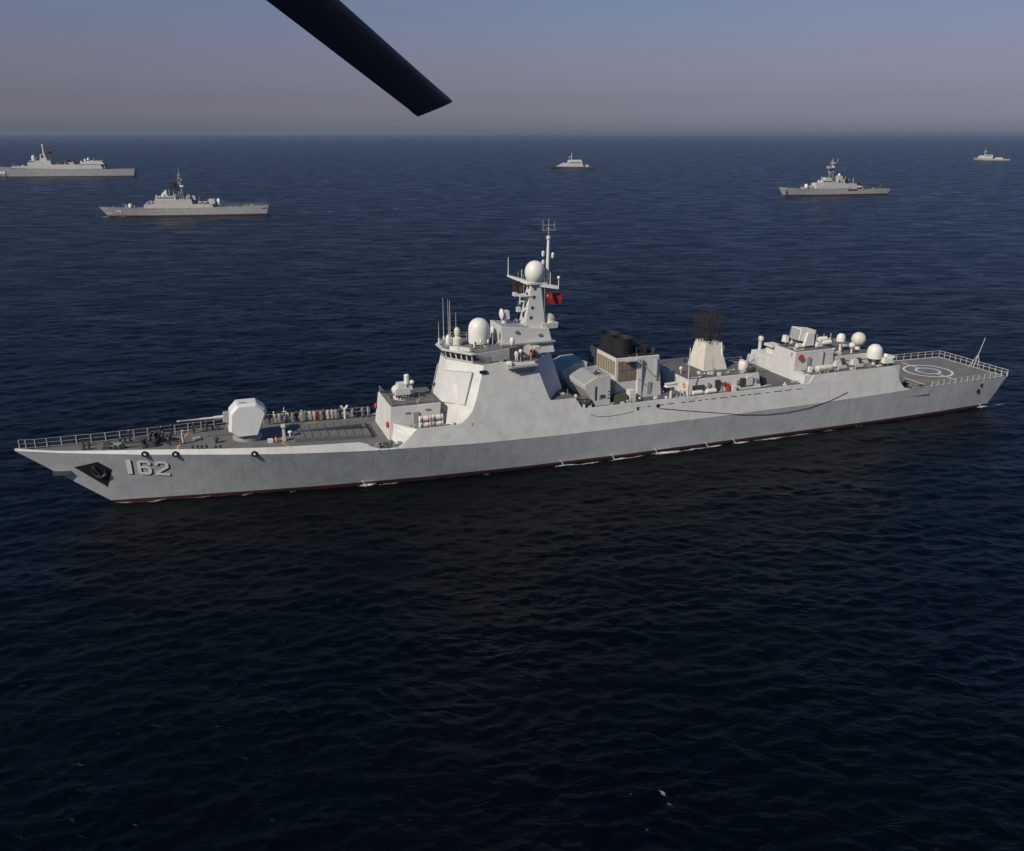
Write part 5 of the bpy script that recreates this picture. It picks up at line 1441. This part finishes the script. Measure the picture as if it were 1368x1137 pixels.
part(t, "deck_cover", MB().box(71.5, 79.5, -2.2, 2.2, 4.2, 6.8, 1.2, .7), 'green')
gun = part(t, "gun_turret", MB().lathe((23.6, 0, 5.2), [(1.3, 0), (1.6, .5), (1.5, 2.4), (.8, 3.4)], 14), 'white', True)
MB().tube([(22.6, 0, 7.4), (18.2, 0, 8.2)], .15, 6).build("gun_barrel", M['mid'], gun)
part(t, "breakwater_gear", MB().box(18.4, 19.6, -1.6, 1.6, 5.4, 6.6, .2, .2).box(27, 28.6, -2.6, 2.6, 5, 6.8), 'mid')
clutter(t, [(30, 58, 4, 7.2, 16, 1.7), (36, 47, 3, 11.3, 12, 2.2), (46, 60, 3, 8.9, 14, 2.6), (56, 70, 3.6, 7.8, 12, 1.8), (14, 30, 2.5, 5.2, 8, 1.1), (70, 88, 3, 4.3, 8, 1.2), (43, 47, 1.2, 14, 6, 2), (43.2, 46.8, 1, 17.5, 6, 2), (43.5, 46.5, .8, 20.5, 5, 2)], 6)
part(t, "bow_anchor", MB().box(5.4, 6.6, -2.1, -1.55, 2.2, 3.8), 'dark')
part(t, "stern_staff", MB().tube([(89.5, 0, 4.2), (90.2, 0, 7.4)], .08, 5), 'mid')

# two distant patrol boats
t, L = far_ship("patrol_boat", (50.0, 1251.0), (111.0, 1239.0), "tiny dark hulled patrol craft on the horizon above the destroyer's mast", [4.0, 3.4, 3.0, 2.8, 2.7, 2.6, 2.6, 2.6, 2.6], 5.0, 4.0, "patrol boat", M['dark'])
part(t, "fore_cabin", slab(11, 31, 4.2, 2.7, 7.5, 9, 0, .8), 'farhull')
part(t, "main_cabin", slab(24, 49, 4.4, 2.7, 9.4, 3, 2.5, .8), 'farhull')
part(t, "upper_cabin", slab(26, 47, 3.0, 9.4, 11.6, 2, 1.5, .6), 'farhull')
part(t, "cabin_windows", MB().box(31, 45, -4.1, -3.95, 7.4, 8.4), 'dark')
part(t, "mast", MB().tube([(32, 0, 12), (32, 0, 21)], .5, 6, .2).tube([(27, 0, 13.5), (32, 0, 17)], .25, 5), 'white')
part(t, "aft_deck_gear", MB().box(51, 56, -2.4, 2.4, 2.6, 5.2, .6, .4), 'farhull')
t, L = far_ship("patrol_boat", (815.0, 1612.0), (868.0, 1589.0), "tiny pale patrol boat on the horizon at the right edge of the picture", [5.2, 4.6, 4.1, 3.8, 3.5, 3.3, 3.2, 3.1, 3.1], 5.0, 3.5, "patrol boat")
part(t, "fore_cabin", slab(6, 17, 3.8, 4.0, 8.6, 4, .2, .6), 'farlight')
part(t, "main_cabin", slab(14, 31, 4.0, 3.7, 10.0, 3, 1, .6), 'farlight')
part(t, "cabin_windows", MB().box(17.5, 28, -3.75, -3.6, 7.6, 8.8), 'dark')
part(t, "mast", MB().tube([(18, 0, 10), (18, 0, 20)], .45, 6, .2).tube([(15, 0, 15), (21, 0, 15)], .25, 5), 'white')
part(t, "aft_deck_gear", MB().box(34, 47, -2.6, 2.6, 3.1, 5.4, .6, .4), 'farlight')


# ------------------------------------------------------------------ foam
def foam_mat():
    m, n, l, b = new_mat('sea_foam')
    b.inputs["Base Color"].default_value = (0.55, 0.57, 0.58, 1)
    b.inputs["Roughness"].default_value = 0.9
    tc = n.new("ShaderNodeTexCoord")
    at = n.new("ShaderNodeAttribute"); at.attribute_name = "edge"
    mp = n.new("ShaderNodeMapping"); mp.inputs["Scale"].default_value = (1, 1.6, 1)
    l.new(tc.outputs["Object"], mp.inputs[0])
    nz = n.new("ShaderNodeTexNoise"); nz.inputs["Scale"].default_value = 2.4; nz.inputs["Detail"].default_value = 8; nz.inputs["Roughness"].default_value = .72; nz.inputs["Distortion"].default_value = .8
    l.new(mp.outputs[0], nz.inputs["Vector"])
    ad = n.new("ShaderNodeMath"); ad.operation = 'ADD'
    l.new(nz.outputs["Fac"], ad.inputs[0]); l.new(at.outputs["Fac"], ad.inputs[1])
    mr = n.new("ShaderNodeMapRange"); mr.inputs[1].default_value = 1.02; mr.inputs[2].default_value = 1.36
    l.new(ad.outputs[0], mr.inputs[0])
    l.new(mr.outputs[0], b.inputs["Alpha"])
    return m
FOAM = foam_mat()
foam_v, foam_f, foam_e = [], [], []
def foam_patch(cx, cy, lx, ly, ang, dens=.55, n=28, off=.11):
    """ragged patch of foam lying on the swell; cx, cy in world"""
    u = np.linspace(-1, 1, n); U, V = np.meshgrid(u, u, indexing='ij')
    x = cx + (U * lx * math.cos(ang) - V * ly * math.sin(ang)); y = cy + (U * lx * math.sin(ang) + V * ly * math.cos(ang))
    z = sea_height(x, y) + off
    e = dens - .75 * np.clip(U ** 2 + V ** 2, 0, 1) ** .8
    o = len(foam_v)
    foam_v.extend(zip(x.ravel(), y.ravel(), z.ravel())); foam_e.extend(e.ravel())
    for i in range(n - 1):
        for j in range(n - 1):
            foam_f.append((o + i * n + j, o + (i + 1) * n + j, o + (i + 1) * n + j + 1, o + i * n + j + 1))
def along(xs, d, lx, ly, dens):
    s = (xs - X_STEM) / (X_STERN_W - X_STEM)
    p = to_world((xs, -(wb(s) + d), 0)); foam_patch(p.x, p.y, lx * 1.15, ly * 1.35, YAW - .02, dens + .07)
for a in ((11.8, .05, 1.6, .5, .70), (15.5, .35, 2.6, .5, .64), (21, .4, 3, .5, .58), (27, .5, 2.5, .4, .55), (33, .5, 2, .4, .5), (42.9, .4, 1.7, .6, .82), (46, .7, 3.5, .4, .6), (60, .7, 3, .35, .5), (71.9, .75, 2.8, .4, .80), (75.5, .8, 4.2, .4, .68), (80.2, .75, 2.4, .35, .80), (83, .8, 3.4, .35, .62),
          (88.3, .85, 3.6, .5, .84), (93, .95, 4.5, .5, .68), (96.6, .75, 2.4, .4, .78), (101.8, .75, 2.4, .45, .76), (107, .9, 6.5, .45, .66), (113, .9, 6, .5, .6), (119, .7, 3.0, .4, .6), (125, .6, 3.0, .35, .52), (134, .6, 3.0, .35, .48), (153.0, .4, 2.0, .35, .82), (157, .5, 4.0, .5, .55)):
    along(*a)
# loose flecks of foam nearer the aircraft, spread over the open water
def px_ground(u, v):
    th_ = math.atan(391.0 / 1164.86); a = (u - 684) / 1164.86; b = -(v - 568.5) / 1164.86
    d = (a, math.cos(th_) + b * math.sin(th_), -math.sin(th_) + b * math.cos(th_)); t = CAM_H / -d[2]
    return d[0] * t, d[1] * t
for (u, v), a in (((884, 1061), (1.0, .5, -.7, .64)), ((895, 1076), (.9, .35, -.8, .58)), ((842, 1066), (.4, .25, .3, .56)), ((864, 1110), (.8, .4, .4, .56)), ((770, 692), (1.3, .2, 0, .6)), ((715, 664), (1.5, .2, 0, .56)), ((660, 660), (1.3, .2, 0, .52)), ((1140, 740), (1.0, .25, 0, .5)), ((1261, 784), (.6, .2, -.3, .6)), ((1195, 672), (1.6, .2, 0, .52)), ((150, 459), (2.2, .5, 0, .6)), ((232, 445), (2.5, .5, 0, .5))):
    x, y = px_ground(u, v)
    foam_patch(x, y, *a[:3], dens=a[3], n=18)
# the wakes behind the far ships, seen almost edge-on
for (u0, v0), (u1, v1), n_, dn in (((1186, 259.5), (1368, 256.5), 7, .60), ((362, 286.5), (600, 276), 8, .57), ((185, 235.5), (420, 231), 6, .56), ((1348, 215), (1390, 214.6), 2, .6), ((792, 225.5), (900, 224.5), 3, .55), ((130, 290), (175, 290.5), 2, .62), ((1040, 262), (1075, 262.2), 2, .62)):
    p0, p1 = Vector(px_ground(u0, v0)), Vector(px_ground(u1, v1))
    for k in range(n_):
        p = p0.lerp(p1, (k + .5) / n_); d_ = p1 - p0
        foam_patch(p.x, p.y, d_.length / n_ * .62, 1.8 + 1.2 * k / n_, math.atan2(d_.y, d_.x), dens=dn + .14 - .06 * k / n_, n=30, off=.25)
me = bpy.data.meshes.new("sea_foam"); me.from_pydata(foam_v, [], foam_f)
at = me.attributes.new("edge", 'FLOAT', 'POINT'); at.data.foreach_set("value", np.array(foam_e, np.float32))
me.materials.append(FOAM)
fo = bpy.data.objects.new("sea_foam", me); COL.objects.link(fo)
tag(fo, kind="stuff")
# thin streams of water let out of the hull
for i, (x, z) in enumerate(((71.0, 1.0), (79.2, .9), (86.4, 1.0), (95.4, .8), (100.4, .8), (42.2, .9), (152.2, .8))):
    b_ = hull_b(x, z)
    mb = MB().tube([(x, -b_ + .02, z), (x + .15, -b_ - .22, z - .2), (x + .35, -b_ - .38, z - .55), (x + .5, -b_ - .46, .02)], .035, 6, .075)
    P("outlet_stream", mb, M['spray'], None, True)

# ---- small gear that clutters the decks
rd = random.Random(21)
def gear(x0, x1, y0, y1, z, n, hmax, mats=('light', 'white', 'mid', 'cream', 'mid', 'dark')):
    for i in range(n):
        x, y = rd.uniform(x0, x1), rd.uniform(y0, y1); h = rd.uniform(.35, 1) * hmax; w = rd.uniform(.10, .32); k = rd.random()
        if k < .3: nm, mb = "locker", MB().box(x - w * 1.4, x + w * 1.4, y - w, y + w, z - .02, z + h * .7, .02, .02)
        elif k < .5: nm, mb = "vent_cowl", MB().lathe((x, y, z - .02), [(w * .6, 0), (w * .6, h * .6), (w, h * .65), (w * .8, h * .95), (.03, h)], 10)
        elif k < .65: nm, mb = "stanchion", MB().tube([(x, y, z - .02), (x, y, z + h * 1.5)], .045, 5)
        elif k < .8: nm, mb = "pipe_run", MB().tube([(x - w * 3, y, z + .12), (x + w * 3, y, z + .12), (x + w * 3, y + .4, z + .12)], .07, 5)
        else: nm, mb = "deck_lamp", MB().tube([(x, y, z - .02), (x, y, z + h)], .05, 5).sphere((x, y, z + h + .1), .16, 8)
        P(nm, mb, M[rd.choice(mats)])
gear(74.8, 80.5, -7.6, -7.1, 8.3, 4, .9)
gear(80.5, 91.5, -7.7, -6.6, 8.3, 16, 1.0)
gear(89.2, 92.0, -5.5, 5.0, 8.3, 8, 1.1)
gear(93.2, 105.0, -6.0, -3.2, 10.62, 12, .7)
gear(97.0, 105.0, 3.0, 5.8, 10.62, 7, .9)
gear(106.0, 112.6, -7.5, -6.0, 8.3, 6, .6)
gear(114.2, 120.6, -4.3, .3, 12.87, 9, .7)
gear(121.6, 130.6, -4.0, 5.5, 11.42, 22, .9)
gear(115.6, 131, -7.4, -5.3, 9.73, 16, .7)
gear(56.5, 63.0, -3.6, 3.6, 17.37, 14, .8)
gear(61.0, 67.0, -6.6, -4.6, 16.02, 9, .9)
gear(64.5, 68.0, -2.0, 2.0, 20.1, 6, .6)
gear(69.2, 73.2, -7.3, 4.0, 10.14, 6, .6)
gear(77.2, 79.0, -6.5, -1.6, 12.82, 5, .45)
gear(48.0, 53.5, -3.7, 3.7, 10.52, 8, .6)
gear(82.0, 88.0, -4.0, 4.0, 14.62, 8, .9, ('soot', 'dark', 'soot'))
for x, z in ((77.4, 9.4), (98.9, 9.2), (101.2, 9.3), (95.9, 9.4), (104.7, 9.3)):
    P("wall_box", MB().box(x, x + .45, -7.0 if x < 80 else -6.86, -6.6, z, z + .55), M['mid' if x != 98.9 else 'redp'])

# ------------------------------------------------------------------ rotor blade of the aircraft the picture was taken from
def cam_pt(u, v, d):
    th_ = math.atan(391.0 / 1164.86); a = (u - 684) / 1164.86; b = -(v - 568.5) / 1164.86
    q = Vector((a, math.cos(th_) + b * math.sin(th_), -math.sin(th_) + b * math.cos(th_)))
    return Vector((0, 0, CAM_H)) + q.normalized() * d
tip, root = cam_pt(582, 145, 7.6), cam_pt(178, -190, 4.6)
span = (root - tip); Ls = span.length; ax = span.normalized()
view = (tip - Vector((0, 0, CAM_H))).normalized()
chord_dir = ax.cross(view).normalized()
if chord_dir.x > 0: chord_dir = -chord_dir
thick_dir = ax.cross(chord_dir).normalized()
chord_dir = (chord_dir * .93 + thick_dir * .35).normalized(); thick_dir = ax.cross(chord_dir).normalized()
rb = empty("rotor_blade", tip)
tag(rb, "black helicopter rotor blade hanging into the sky at the top of the picture", "rotor blade")
AF = [(0, 0), (.02, .03), (.08, .055), (.2, .065), (.4, .06), (.7, .035), (1, .004), (1, -.004), (.7, -.03), (.4, -.05), (.2, -.055), (.08, -.045), (.02, -.025)]
SHEAR = .82 / ax.cross(view).length          # the tip is cut off square to the flight, not to the span
def section(s, c, k):
    return [ax * (s + SHEAR * k * (u - .5) * c) + chord_dir * ((u - .5) * c) + thick_dir * (w * c) for u, w in AF]
secs = [(0.0, .29, 1), (.10, .295, 1), (.45, .285, 0), (Ls * .6, .28, 0), (Ls, .28, 0)]
def blade(secs):
    mb = MB(); rings = [section(*q) for q in secs]; n = len(AF)
    for r_ in rings: mb.v += [tuple(p) for p in r_]
    for i in range(len(rings) - 1):
        for k in range(n):
            mb.f.append((i * n + k, i * n + (k + 1) % n, (i + 1) * n + (k + 1) % n, (i + 1) * n + k)); mb.m.append(0)
    mb.f.append(tuple(range(n))); mb.m.append(0); e = (len(rings) - 1) * n; mb.f.append(tuple(e + k for k in range(n))); mb.m.append(0)
    return mb
blade(secs[1:]).build("blade_spar", M['blade'], rb, True)
blade(secs[:2]).build("tip_cap", M['blade'], rb, True)
